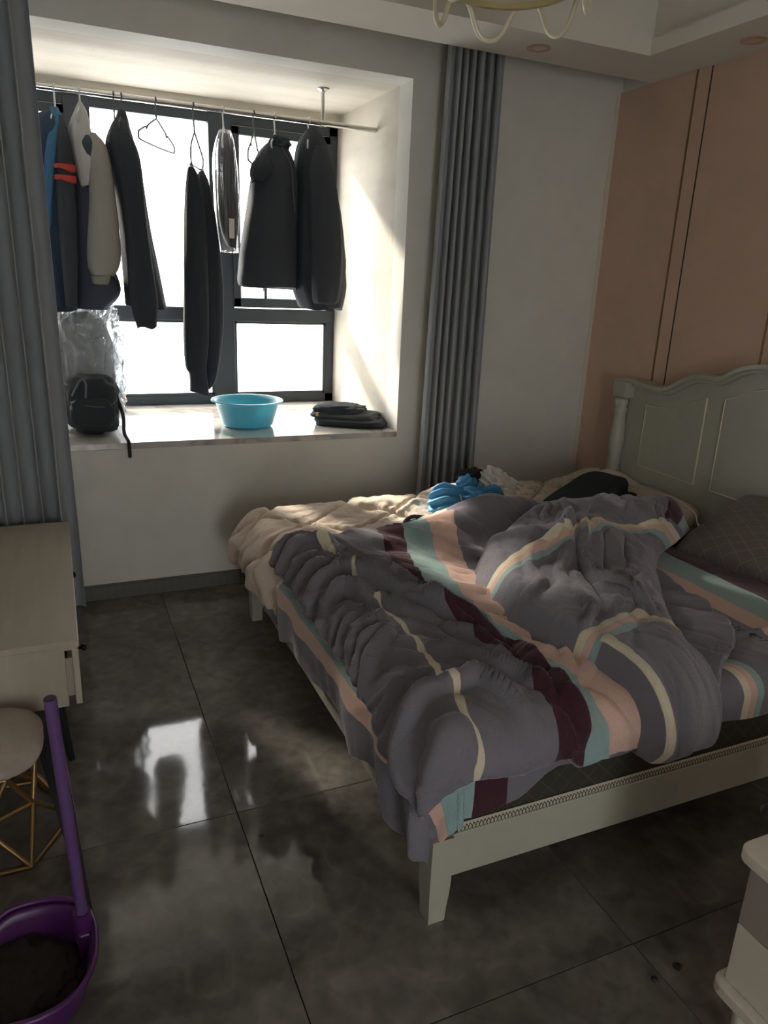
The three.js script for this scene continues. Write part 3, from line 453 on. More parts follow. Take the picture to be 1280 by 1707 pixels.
// ------------------------------------------------------------------ bed
{
  const t = thing('bed', 'grey green painted wooden double bed with a curved panelled headboard', 'bed');
  const HX = 2.80, zc = -2.205;
  const half = [[-3.165, 1.084], [-3.07, 1.092], [-2.99, 1.088], [-2.913, 1.080], [-2.825, 1.080], [-2.764, 1.10], [-2.702, 1.138], [-2.626, 1.168], [-2.562, 1.174], [-2.505, 1.171], [-2.454, 1.188], [-2.408, 1.217], [-2.346, 1.243], [-2.266, 1.256], [zc, 1.258]];
  const full = [...half, ...half.slice(0, -1).reverse().map(([z, y]) => [2 * zc - z, y])];
  const curve = new THREE.CatmullRomCurve3(full.map(([z, y]) => V(z, y, 0)), false, 'catmullrom', 0.5).getPoints(140);
  const ex = (sh, depth, x) => { const g = new THREE.ExtrudeGeometry(sh, { depth, bevelEnabled: true, bevelThickness: 0.003, bevelSize: 0.003, bevelSegments: 2, curveSegments: 8 }); g.rotateY(-Math.PI / 2); g.translate(x + depth, 0, 0); return boxUV(g); }; // shape x -> world z
  const board = new THREE.Shape(); board.moveTo(-3.11, 0.3); curve.forEach((p) => board.lineTo(clamp(p.x, -3.11, 2 * zc + 3.11), p.y - 0.015)); board.lineTo(2 * zc + 3.11, 0.3);
  const hb = mesh('headboard', ex(board, 0.028, HX), mat.bedPaint, t);
  const band = (up, dn) => { const s = new THREE.Shape(); curve.forEach((p, i) => i ? s.lineTo(p.x, p.y + up) : s.moveTo(p.x, p.y + up)); curve.slice().reverse().forEach((p) => s.lineTo(p.x, p.y + dn)); return s; };
  mesh('top_moulding', ex(band(0, -0.016), 0.09, HX - 0.042), mat.bedPaint, hb);
  mesh('lower_moulding', ex(band(-0.018, -0.034), 0.06, HX - 0.022), mat.bedPaint, hb);
  const P1 = [[-2.945, 0.978], [-2.90, 0.974], [-2.857, 0.974], [-2.771, 0.984], [-2.693, 1.013], [-2.63, 1.05], [-2.56, 1.066], [-2.56, 0.648], [-2.945, 0.652]];
  const P2 = [[-2.455, 1.08], [-2.39, 1.103], [-2.328, 1.133], [-2.25, 1.153], [zc, 1.157], [2 * zc + 2.25, 1.153], [2 * zc + 2.328, 1.133], [2 * zc + 2.39, 1.103], [2 * zc + 2.455, 1.08], [2 * zc + 2.455, 0.645], [-2.455, 0.645]];
  for (const P of [P1, P2, P1.map(([z, y]) => [2 * zc - z, y]).reverse()]) {
    const s = new THREE.Shape(P.map(([z, y]) => new THREE.Vector2(z, y))); const pa = mesh('raised_panel', ex(s, 0.006, HX - 0.005), mat.bedPaint, hb);
    const g = []; for (let i = 0; i < P.length; i++) { const a = P[i], b = P[(i + 1) % P.length]; g.push(bar([HX - 0.006, a[1], a[0]], [HX - 0.006, b[1], b[0]], 0.0045, 8)); } mesh('gilt_bead', merge(g), mat.bedGold, pa);
  }
  for (const s of [-1, 1]) { // turned corner posts
    const z = zc + s * 0.875 + s * 0.02, post = mesh('corner_post', bx(HX - 0.075, HX + 0.03, 0, 0.585, z - 0.045, z + 0.045, 0.006), mat.bedPaint, t); mesh('post_block', bx(HX - 0.06, HX + 0.02, 0.99, 1.075, z - 0.055, z + 0.05, 0.006), mat.bedPaint, post);
    mesh('turned_column', lathe([[0.0, 0.585], [0.032, 0.585], [0.036, 0.60], [0.03, 0.615], [0.036, 0.64], [0.038, 0.66], [0.03, 0.67], [0.036, 0.69], [0.04, 0.75], [0.036, 0.84], [0.028, 0.90], [0.036, 0.915], [0.036, 0.93], [0.028, 0.94], [0.037, 0.955], [0.037, 0.975], [0.03, 0.99], [0, 0.99]], 28).translate(HX - 0.035, 0, z), mat.bedPaint, post);
  }
  mesh('side_rail', bx(0.77, HX - 0.05, 0.13, 0.256, -1.282, -1.256, 0.004), mat.bedPaint, t);
  mesh('side_rail', bx(0.77, HX - 0.05, 0.13, 0.256, -3.122, -3.096, 0.004), mat.bedPaint, t);
  mesh('deck', bx(0.77, HX - 0.02, 0.215, 0.248, -3.095, -1.284), mat.bedPaint, t);
  // foot end: frame with sunk panels
  const f = mesh('footboard', merge([bx(0.735, 0.765, 0.155, 0.2, -3.06, -1.30, 0.004), bx(0.735, 0.765, 0.365, 0.405, -3.06, -1.30, 0.004), ...[-3.06, -2.64, -2.215, -1.79, -1.345].map((z) => bx(0.736, 0.764, 0.2, 0.366, z, z + 0.045, 0.003))]), mat.bedPaint, t);
  for (const z of [-3.015, -2.595, -2.17, -1.745]) {
    const p = mesh('sunk_panel', bx(0.747, 0.757, 0.198, 0.367, z - 0.001, z + 0.401), mat.bedPaint, f);
    mesh('gilt_bead', merge([[0.205, 0.211], [0.355, 0.361]].map(([a, b]) => bx(0.738, 0.748, a, b, z + 0.005, z + 0.372))), mat.bedGold, p);
  }
  for (const [z, up] of [[-3.085, 0.405], [-1.278, 0.256]]) {
    const g = new THREE.BoxGeometry(0.058, up, 0.062, 1, 6, 1), p = g.attributes.position; for (let i = 0; i < p.count; i++) { const k = 0.78 + 0.22 * smooth(-up / 2, up * 0.0, p.getY(i)); p.setX(i, p.getX(i) * k); p.setZ(i, p.getZ(i) * k); } g.translate(0.757, up / 2, z); g.computeVertexNormals(); mesh('leg', boxUV(g), mat.bedPaint, t);
  }
}
{ // mattress with dark mesh border and a patterned edge tape
  const t = thing('mattress', 'mattress with dark mesh sides and a white patterned edge tape', 'mattress');
  const meshTex = canvasTex(512, 512, (c, w, h) => {
    c.fillStyle = '#26251f'; c.fillRect(0, 0, w, h); c.strokeStyle = '#4c4a3f'; c.lineWidth = 1.6;
    for (let i = -h; i < w + h; i += 12) { c.beginPath(); c.moveTo(i, 0); c.lineTo(i + h, h); c.stroke(); c.beginPath(); c.moveTo(i, 0); c.lineTo(i - h, h); c.stroke(); }
    c.strokeStyle = '#5a5748'; c.lineWidth = 3; for (let i = -h; i < w + h; i += 128) { c.beginPath(); c.moveTo(i, 0); c.lineTo(i + h, h); c.stroke(); c.beginPath(); c.moveTo(i, 0); c.lineTo(i - h, h); c.stroke(); }
  });
  meshTex.repeat.set(4, 4);
  mesh('body', bx(MX0, MX1, MY0, MY1, MZ0, MZ1, 0.035), M({ map: meshTex, roughness: 0.85 }), t);
  const tapeTex = canvasTex(256, 64, (c, w, h) => {
    c.fillStyle = '#bdb9a8'; c.fillRect(0, 0, w, h); c.strokeStyle = '#15140f'; c.lineWidth = 5.5; for (const s of [0, 1]) { c.beginPath(); for (let x = -8; x <= w + 8; x += 4) { const y = h / 2 + (s ? -1 : 1) * Math.sin(x / w * Math.PI * 8) * h * 0.27; x < -4 ? c.moveTo(x, y) : c.lineTo(x, y); } c.stroke(); }
  });
  tapeTex.repeat.set(1, 1);
  const tape = gridGeo(200, 8, (u, v) => { const a = (v - 0.5) * 2.2; return [lerp(MX0 + 0.03, MX1 - 0.03, u), 0.270 - 0.0145 * Math.sin(a) / Math.sin(1.1), MZ1 - 0.002 + 0.012 * Math.cos(a)]; });
  const uv = tape.attributes.uv; for (let i = 0; i < uv.count; i++) uv.setX(i, uv.getX(i) * 2 / 0.085);
  mesh('edge_tape', tape, M({ map: tapeTex, roughness: 0.7 }), t);
}
// fabric prints
const GREY = '#787680', MAROON = '#432230', TEAL = '#93adae', PEACH = '#d3b2a4', CREAM = '#d8cfb8';
const fur = { roughness: 1, sheen: 1, sheenColor: col('#f4eeee'), sheenRoughness: 0.6 };
function speckle(c, w, h, seed, a = 0.06, n = 9000) { const r = rng(seed); for (let i = 0; i < n; i++) { const k = r(); c.fillStyle = k < 0.5 ? `rgba(0,0,0,${a})` : `rgba(255,255,255,${a})`; c.fillRect(r() * w, r() * h, 1 + r() * 5, 1 + r() * 2); } }
function bandsX(c, w, h, list) { for (const [a, b, k] of list) { c.fillStyle = k; c.fillRect(a * w, 0, (b - a) * w, h); } }
// --- beige quilt on the far side
{
  const nu = 260, nv = 100, X1 = 2.77, Z1 = -2.5;
  const P = surface(nu, nv, (u, v) => {
    const X0 = 0.60 - 0.03 * Math.sin(v * 7 + 1), Z0 = -3.27 + 0.02 * Math.sin(u * 11), X = lerp(X0, X1, u), Z = lerp(Z0, Z1, v), d = drape(X, Z, 0.012);
    const a = Math.abs(Math.sin((X + Z * 1.1 + 0.05 * Math.sin(Z * 9)) / 0.37 * Math.PI)), b = Math.abs(Math.sin((X - Z * 1.1 + 0.04 * Math.sin(X * 8)) / 0.37 * Math.PI));
    const puff = 0.026 * Math.min(1, 4 * a) ** 0.6 * Math.min(1, 4 * b) ** 0.6, on = 1 - smooth(0, 0.05, d[2]);
    let h = puff + 0.014 * crease(X, Z, 0.9, -0.4, 9, 4, 101) + 0.008 * crease(X, Z, 0.5, 0.8, 22, 7, 111) + on * (0.05 * bump(X, Z, 2.0, -3.02, 0.35, 0.12) + 0.09 * bump(X, Z, 2.62, -3.0, 0.2, 0.16) + 0.03 * bump(X, Z, 1.35, -2.98, 0.3, 0.1) + 0.03 * bump(X, Z, 1.75, -3.1, 0.14, 0.06));
    h += (1 - on) * (0.012 * Math.sin(Z * 42 + 3 * Math.sin(Z * 11)) * smooth(0.03, 0.15, d[2]) + 0.012);
    h = lerp(h, 0.004, smooth(-2.60, -2.52, Z)); return along(d, h);
  });
  const map = canvasTex(2048, 768, (c, w, h) => {
    c.fillStyle = '#cdbcab'; c.fillRect(0, 0, w, h); speckle(c, w, h, 5, 0.03);
    const r = rng(77); // printed sprigs in patches
    for (const [px, py, n, sx, sy] of [[0.66, 0.3, 90, 0.07, 0.18], [0.34, 0.72, 60, 0.045, 0.14], [0.8, 0.25, 50, 0.05, 0.16]]) for (let i = 0; i < n; i++) {
      const x = (px + (r() - 0.5) * 2 * sx) * w, y = (py + (r() - 0.5) * 2 * sy) * h; c.strokeStyle = ['#8f8a80', '#a39c90', '#7e8482'][i % 3]; c.lineWidth = 3; c.beginPath(); c.arc(x, y, 6 + r() * 14, r() * 6, r() * 6 + 2.5); c.stroke(); c.beginPath(); c.ellipse(x + 8, y, 3, 9, r() * 3, 0, 6.3); c.stroke();
    }
  });
  map.flipY = false;
  tag(mesh('quilt', sheet(P, nu, nv, 0.014), M({ map, roughness: 0.95, sheen: 0.4, sheenColor: col('#ffffff'), bumpMap: withRepeat(fuzzBump, 8, 3), bumpScale: 0.003 })), 'beige quilted cotton comforter along the window side of the bed', 'quilt');
}
// --- flat striped fleece sheet covering the mattress
{
  const nu = 240, nv = 190, XA = 0.50, XB = 2.70, ZA = -2.80, ZB_ = -1.06;
  const hem = [[0.5, -1.09], [0.80, -1.09], [0.93, -1.105], [1.06, -1.175], [1.25, -1.155], [1.5, -1.19], [1.83, -1.165], [2.7, -1.16]];
  const foot = [[-2.8, 0.60], [-2.6, 0.57], [-2.42, 0.53], [-2.25, 0.57], [-2.0, 0.55], [-1.85, 0.575], [-1.68, 0.52], [-1.55, 0.56], [-1.4, 0.51], [-1.2, 0.51], [-1.06, 0.53]];
  const UV = []; const P = surface(nu, nv, (u, v) => {
    let X = lerp(XA, XB, u), Z = lerp(ZA, ZB_, v); const zt = lut(hem, X), xt = lut(foot, Z);
    const Zc = ZA + (Z - ZA) * (zt - ZA) / (ZB_ - ZA), Xc = XB - (XB - X) * (XB - xt) / (XB - XA); UV.push([(Xc - XA) / (XB - XA), (Zc - ZA) / (ZB_ - ZA)]);
    const d = drape(Xc, Zc, 0.006), side = Math.abs(d[1][0]) > Math.abs(d[1][2]), hang = smooth(0.03, 0.2, d[2]);
    const s = side || d[1][0] < -0.2 ? Zc + 0.6 * Xc : Xc; let h = 0.003 * (fbm(Xc * 7, Zc * 7 + 30, 0, 3, 141) - 0.3) + 0.006 * crease(Xc, Zc, 0.3, 0.95, 8, 3, 143);
    if (d[2] > 0) h += hang * (d[1][0] < -0.05 ? 0.024 * (Math.sin(s * 21 + 2.2 * Math.sin(s * 6)) * 0.5 + 0.9 * (fbm(s * 11, 3, 0, 3, 147) - 0.5)) + 0.014 : 0.004 * Math.sin(s * 23)) ;
    h += 0.014 * Math.exp(-(((Zc + 1.475 + 0.03 * (Xc - 1.7)) / 0.012) ** 2)) * smooth(1.55, 1.75, Xc) + 0.02 * bump(Xc, Zc, 1.75, -1.32, 0.22, 0.12);
    return along(d, h);
  });
  const U = (x) => (x - XA) / (XB - XA), Vv = (z) => (z - ZA) / (ZB_ - ZA);
  const map = canvasTex(2048, 1600, (c, w, h) => {
    c.fillStyle = GREY; c.fillRect(0, 0, w, h);
    bandsX(c, w, h, [[U(0.645), U(0.70), PEACH], [U(0.70), U(0.83), TEAL], [U(0.83), U(0.925), MAROON], [U(2.03), U(2.13), PEACH], [U(2.13), U(2.28), TEAL], [U(2.28), U(2.41), MAROON], [U(1.165), U(1.185), CREAM], [U(1.185), U(1.21), PEACH], [U(1.21), U(1.235), TEAL]]);
    [[CREAM, 0], [PEACH, 0.026], [TEAL, 0.052]].forEach(([k, o]) => { c.strokeStyle = k; c.lineWidth = 0.027 / (XB - XA) * w; c.beginPath(); for (let i = 0; i <= 40; i++) { const z = -1.62 + i / 40 * 0.6, x = lut([[-1.62, 1.50], [-1.47, 1.60], [-1.3, 1.70], [-1.0, 1.72]], z) + o; i ? c.lineTo(U(x) * w, Vv(z) * h) : c.moveTo(U(x) * w, Vv(z) * h); } c.stroke(); });
    for (const [x, z] of [[1.95, -1.63], [1.965, -2.06]]) { c.save(); c.translate(U(x) * w, Vv(z) * h); c.rotate(1.5); c.fillStyle = '#1d1a22'; c.font = 'italic 64px serif'; c.fillText('Modern', 0, 0); c.restore(); }
    speckle(c, w, h, 8, 0.035, 30000);
  });
  map.flipY = false;
  tag(mesh('fleece_sheet', sheet(P, nu, nv, 0.006, (u, v) => UV[Math.round(v * nv) * (nu + 1) + Math.round(u * nu)]), M({ map, ...fur, bumpMap: withRepeat(fuzzBump, 10, 8), bumpScale: 0.002 })), 'flat grey fleece sheet with wide stripes hanging over the bed foot', 'sheet');
}
// --- rumpled duvet: a wide lower half and a flap folded back over it
{
  const rowsD = [
    [-2.72, [0.735, 0.87, 1.16, 1.28, 1.39, 1.50, 2.05]], [-2.25, [0.725, 0.88, 1.07, 1.145, 1.26, 1.36, 2.05]], [-1.87, [0.72, 0.885, 1.02, 1.11, 1.18, 1.27, 2.0]], [-1.62, [0.715, 0.87, 1.05, 1.12, 1.175, 1.28, 1.95]],
    [-1.44, [0.68, 0.85, 1.07, 1.145, 1.205, 1.30, 1.85]], [-1.27, [0.64, 0.82, 1.04, 1.115, 1.18, 1.33, 1.6]], [-1.13, [0.63, 0.80, 1.02, 1.12, 1.21, 1.36, 1.46]]];
  const ku = [0, 0.115, 0.25, 0.33, 0.41, 0.49, 1];
  const row = (z, k) => { let i = 0; while (i < rowsD.length - 2 && z > rowsD[i + 1][0]) i++; const g = (q) => rowsD[clamp(q, 0, rowsD.length - 1)][1][k]; return cr(g(i - 1), g(i), g(i + 1), g(i + 2), clamp((z - rowsD[i][0]) / (rowsD[i + 1][0] - rowsD[i][0]), 0, 1)); };
  const nu = 230, nv = 230, Z0 = -2.72;
  const R = ridges([
    [0.020, 0.020, [[0.705, -2.504], [0.767, -2.560], [0.846, -2.596]]],
    [0.020, 0.020, [[0.704, -2.432], [0.796, -2.523], [0.854, -2.534]]],
    [0.024, 0.022, [[0.727, -2.243], [0.796, -2.301], [0.858, -2.298], [0.876, -2.227]]],
    [0.035, 0.030, [[0.702, -2.075], [0.763, -2.170], [0.832, -2.209], [0.888, -2.191], [0.927, -2.132], [0.948, -2.008], [0.982, -1.902], [1.020, -1.800], [1.050, -1.696]]],
    [0.028, 0.022, [[0.720, -1.963], [0.759, -2.056], [0.806, -2.090], [0.847, -2.056], [0.854, -1.958]]],
    [0.030, 0.030, [[0.879, -2.526], [0.892, -2.373], [0.950, -2.252], [1.011, -2.152], [1.028, -1.996], [1.068, -1.835], [1.105, -1.711]]],
    [0.022, 0.018, [[0.725, -1.887], [0.775, -1.932], [0.820, -1.930], [0.837, -1.862]]],
    [0.022, 0.018, [[0.725, -1.829], [0.774, -1.871], [0.813, -1.858], [0.824, -1.807]]],
    [0.024, 0.020, [[0.727, -1.740], [0.772, -1.813], [0.819, -1.820]]],
    [0.022, 0.020, [[0.719, -1.670], [0.771, -1.746], [0.818, -1.774]]],
    [0.024, 0.022, [[0.890, -1.972], [0.921, -1.896], [0.940, -1.815], [0.969, -1.758]]],
    [0.022, 0.022, [[0.697, -1.591], [0.758, -1.677], [0.826, -1.760]]],
    [0.018, 0.020, [[0.704, -2.347], [0.769, -2.394], [0.832, -2.410], [0.863, -2.365]]],
    [0.030, 0.030, [[0.933, -1.920], [1.020, -1.816], [1.080, -1.725], [1.093, -1.590]]],
    [0.028, 0.030, [[0.883, -1.614], [0.946, -1.557], [0.996, -1.495], [1.049, -1.422], [1.079, -1.340]]],
    [0.020, 0.022, [[0.900, -1.454], [0.939, -1.419], [0.957, -1.354], [0.968, -1.289]]],
    [0.022, 0.025, [[0.998, -1.712], [1.057, -1.640], [1.066, -1.527], [1.072, -1.457]]],
    [0.028, 0.028, [[0.664, -1.300], [0.720, -1.365], [0.779, -1.408], [0.862, -1.427], [0.910, -1.430]]],
    [0.030, 0.030, [[0.639, -1.188], [0.723, -1.247], [0.791, -1.287]]],
    [0.030, 0.030, [[1.126, -1.643], [1.134, -1.551], [1.105, -1.413], [1.114, -1.337], [1.105, -1.245]]],
    [0.016, 0.015, [[1.037, -1.385], [1.065, -1.355], [1.072, -1.313]]],
    [0.018, 0.018, [[0.701, -1.474], [0.754, -1.505], [0.830, -1.531]]],
    [0.009, 0.018, [[1.211, -2.024], [1.250, -1.959], [1.294, -1.928]]],
    [0.007, 0.016, [[1.134, -1.835], [1.184, -1.774], [1.240, -1.770]]],
    [0.009, 0.020, [[1.450, -2.223], [1.390, -2.098], [1.323, -1.901]]],
    [0.010, 0.020, [[1.297, -1.812], [1.290, -1.724], [1.293, -1.665]]],
    [0.009, 0.020, [[1.306, -1.593], [1.261, -1.494], [1.224, -1.436]]],
    [0.009, 0.020, [[1.319, -1.498], [1.275, -1.407], [1.225, -1.369]]],
    [0.007, 0.016, [[1.190, -1.567], [1.220, -1.532], [1.279, -1.537]]],
    [0.008, 0.020, [[1.298, -1.910], [1.268, -1.791], [1.276, -1.671], [1.253, -1.559]]],
  ]);
  const low = (x, z) => 0.03 * smooth(-2.40, -2.52, z) + 0.125 * bump(x, z, 1.60, -2.50, 0.24, 0.135) + 0.05 * bump(x, z, 1.85, -2.45, 0.18, 0.12) + 0.022 * bump(x, z, 0.95, -1.75, 0.2, 0.5) + 0.02 * bump(x, z, 0.88, -2.3, 0.14, 0.3) + 0.02 * bump(x, z, 0.9, -1.35, 0.2, 0.12);
  const D = (x, z) => low(x, z) + 1.6 * R(x, z) + 0.024 * crease(x, z, 0.62, 0.78, 12, 2.0, 211) + 0.006 * crease(x, z, 0.5, 0.86, 22, 4, 215) + 0.006 * fbm(x * 18, z * 18 + 50, 0, 3, 219);
  const P = surface(nu, nv, (u, v) => {
    let i = 0; while (i < ku.length - 2 && u > ku[i + 1]) i++; const t = (u - ku[i]) / (ku[i + 1] - ku[i]);
    const Z1 = lut([[0, -1.195], [0.2, -1.19], [0.29, -1.19], [0.33, -1.16], [0.5, -1.165], [1, -1.165]], u) + 0.006 * Math.sin(u * 40), far = lut([[0, -2.59], [0.25, -2.60], [0.45, -2.68], [0.6, -2.73], [1, -2.74]], u) + 0.012 * Math.sin(u * 17 + 1); const z = lerp(far, Z1, v), x = lerp(row(z, i), row(z, i + 1), t);
    const d = drape(x, z, 0.026), e = 0.012, gx = (D(x + e, z) - D(x - e, z)) / (2 * e), gz = (D(x, z + e) - D(x, z - e)) / (2 * e), p = along(d, D(x, z) * (0.55 + 0.45 * d[1][1]));
    p[0] -= 0.005 * clamp(gx, -1.5, 1.5) * d[1][1]; p[2] -= 0.005 * clamp(gz, -1.5, 1.5) * d[1][1]; // folds lean over a little
    if (d[2] > 0 && d[1][0] < -0.3) p[0] -= 0.005 * Math.sin(z * 48 + 3 * Math.sin(z * 13)) * smooth(0.01, 0.06, d[2]);
    return p;
  });
  const mapD = canvasTex(2048, 512, (c, w, h) => { c.fillStyle = GREY; c.fillRect(0, 0, w, h); bandsX(c, w, h, [[0.109, 0.121, CREAM], [0.25, 0.33, MAROON], [0.33, 0.41, TEAL], [0.41, 0.49, PEACH]]); speckle(c, w, h, 18, 0.035, 16000); });
  const t = thing('duvet', 'rumpled grey plush duvet with maroon, teal and peach stripes', 'duvet');
  const fz = { ...fur, bumpMap: withRepeat(fuzzBump, 7, 8), bumpScale: 0.003 };
  mesh('lower_half', sheet(P, nu, nv, 0.02), M({ map: mapD, ...fz }), t);
  const RF = ridges([
    [0.030, 0.030, [[1.625, -1.907], [1.561, -1.744], [1.555, -1.615], [1.550, -1.498]]],
    [0.020, 0.020, [[1.557, -1.662], [1.565, -1.581], [1.562, -1.494]]],
    [-0.045, 0.025, [[1.679, -2.035], [1.587, -1.880], [1.529, -1.754], [1.469, -1.612]]],
    [0.020, 0.018, [[1.217, -1.554], [1.231, -1.471], [1.280, -1.382]]],
    [0.020, 0.020, [[1.449, -1.962], [1.590, -2.020], [1.698, -2.095], [1.770, -2.166]]],
    [0.020, 0.015, [[1.598, -1.996], [1.695, -2.096], [1.770, -2.191]]],
    [0.018, 0.015, [[1.611, -1.912], [1.702, -2.006], [1.786, -2.114]]],
    [0.020, 0.020, [[1.275, -1.548], [1.289, -1.477], [1.384, -1.553], [1.380, -1.612]]],
    [-0.030, 0.020, [[1.802, -2.019], [1.697, -1.885], [1.663, -1.819]]],
    [-0.030, 0.020, [[1.910, -2.031], [1.824, -1.926], [1.783, -1.858]]],
    [0.018, 0.020, [[1.516, -1.708], [1.511, -1.645], [1.532, -1.562]]],
  ]);
  const rowsE = [[0, 1.42, -2.24, 2.50, -2.56], [0.2, 1.29, -2.05, 2.52, -2.30], [0.4, 1.25, -1.84, 2.12, -2.06], [0.6, 1.235, -1.63, 1.78, -1.66], [0.8, 1.29, -1.40, 1.58, -1.37], [1, 1.30, -1.15, 1.45, -1.165]];
  const nu2 = 180, nv2 = 200;
  const P2 = surface(nu2, nv2, (u, v) => {
    let i = 0; while (i < rowsE.length - 2 && v > rowsE[i + 1][0]) i++; const t = (v - rowsE[i][0]) / (rowsE[i + 1][0] - rowsE[i][0]), r = [1, 2, 3, 4].map((e) => { const g = (k) => rowsE[clamp(k, 0, rowsE.length - 1)][e]; return cr(g(i - 1), g(i), g(i + 1), g(i + 2), t); });
    const x = lerp(r[0], r[2], u), z = lerp(r[1], r[3], u) - 0.10 * Math.sin(Math.PI * u) * smooth(0.35, 0, v), d = drape(x, z, 0.026);
    const eL = 1 - (1 - smooth(0, 0.10, u)) ** 2, eR = Math.sqrt(smooth(1.02, 0.86, u)), eN = Math.sqrt(smooth(1.03, 0.93, v)), eF = Math.sqrt(smooth(-0.03, 0.12, v));
    const full = 0.055 + 0.085 * bump(x, z, 1.58, -2.06, 0.24, 0.17) + 0.095 * bump(x, z, 2.12, -2.32, 0.28, 0.17) + 0.06 * bump(x, z, 1.84, -2.1, 0.18, 0.15) + 0.04 * bump(x, z, 1.47, -1.62, 0.16, 0.26) + 0.035 * bump(x, z, 1.43, -1.32, 0.1, 0.14) + 0.06 * bump(x, z, 2.42, -2.30, 0.1, 0.12);
    const wr = 1.35 * RF(x, z) + 0.024 * crease(x, z, -0.55, 0.83, 11, 2.4, 231) + 0.006 * crease(x, z, 0.2, 0.97, 20, 5, 235) + 0.006 * fbm(x * 16, z * 16 + 50, 0, 3, 239);
    const under = lerp(low(x, z) * 0.8 + 0.018, 0.004, smooth(0.55, 1, u));
    return along(d, under + (full + wr) * eL * eR * eN * eF);
  });
  const mapE = canvasTex(1024, 1024, (c, w, h) => {
    c.fillStyle = GREY; c.fillRect(0, 0, w, h);
    for (const [v, dv] of [[0.30, -0.01], [0.74, 0.0]]) [[CREAM, 0], [PEACH, 0.021], [TEAL, 0.042]].forEach(([k, o]) => { c.strokeStyle = k; c.lineWidth = 0.022 * h; c.beginPath(); for (let i = 0; i <= 30; i++) { const q = i / 30, y = (v + o + dv * q + 0.012 * Math.sin(q * 7)) * h; i ? c.lineTo(q * w, y) : c.moveTo(-2, y); } c.stroke(); });
    c.fillStyle = CREAM; c.fillRect(0.07 * w, 0.79 * h, 0.05 * w, 0.21 * h);
    c.fillStyle = MAROON; c.fillRect(0.87 * w, 0, 0.08 * w, 0.27 * h); c.fillStyle = TEAL; c.fillRect(0.95 * w, 0, 0.05 * w, 0.27 * h);
    speckle(c, w, h, 28, 0.035, 12000);
  });
  mapE.flipY = false; mapD.flipY = false;
  mesh('folded_flap', sheet(P2, nu2, nv2, 0.026), M({ map: mapE, ...fz }), t);
}
// ------------------------------------------------------------------ things on the bed
{
  const t = thing('pillow', 'dark grey quilted pillow leaning at the headboard', 'pillow', [2.60, 0.585, -1.86], 0);
  const tex = canvasTex(1024, 1024, (c, w, h) => { c.fillStyle = '#6b625e'; c.fillRect(0, 0, w, h); speckle(c, w, h, 44, 0.05, 12000); c.strokeStyle = '#8d847d'; c.lineWidth = 3; for (let i = -w; i < 2 * w; i += 120) { c.beginPath(); c.moveTo(i, 0); c.lineTo(i + w, h); c.stroke(); c.beginPath(); c.moveTo(i, h); c.lineTo(i + w, 0); c.stroke(); } });
  const nu = 70, nv = 50, side = (s) => gridGeo(nu, nv, (u, v) => { const x = (u - 0.5) * 2, z = (v - 0.5) * 2, e = Math.max(0, (1 - Math.abs(x) ** 3.2) * (1 - Math.abs(z) ** 3.2)); return [x * 0.235 * (1 - 0.05 * (1 - Math.abs(z))), s * (0.095 * e ** 0.42 - 0.004 * Math.abs(Math.sin((x * 3 + z * 4.5) * 1.6))), z * 0.36]; });
  const o = mesh('cushion', merge([side(1), side(-1)]), M({ map: tex, roughness: 0.9, sheen: 0.5, sheenColor: col('#aaa'), bumpMap: withRepeat(fuzzBump, 4, 5), bumpScale: 0.002 }), t);
  o.rotation.z = 0.42; o.rotation.y = 0.08;
  const s = mesh('seam', tube([[-0.235, 0, -0.36], [0, 0, -0.36], [0.235, 0, -0.36], [0.235, 0, 0], [0.235, 0, 0.36], [0, 0, 0.36], [-0.235, 0, 0.36], [-0.235, 0, 0]], 0.004, 120, true, 0.1), cloth('#6b625e'), o);
}
{
  const t = thing('folded_garment', 'dark green folded garment lying on the beige quilt', 'garment', [2.28, 0.485, -2.70], 0.42);
  const c = cloth('#1f2b2b');
  mesh('lower_layer', lump(0.33, 0.045, 0.16, { seed: 301, amp: 0.12, sq: 0.55, f: 2 }).rotateZ(0.06).translate(0, 0.04, 0), c, t);
  mesh('upper_layer', lump(0.29, 0.05, 0.13, { seed: 303, amp: 0.14, sq: 0.6, f: 2.4 }).rotateZ(0.16).translate(0.04, 0.085, -0.02), c, t);
}
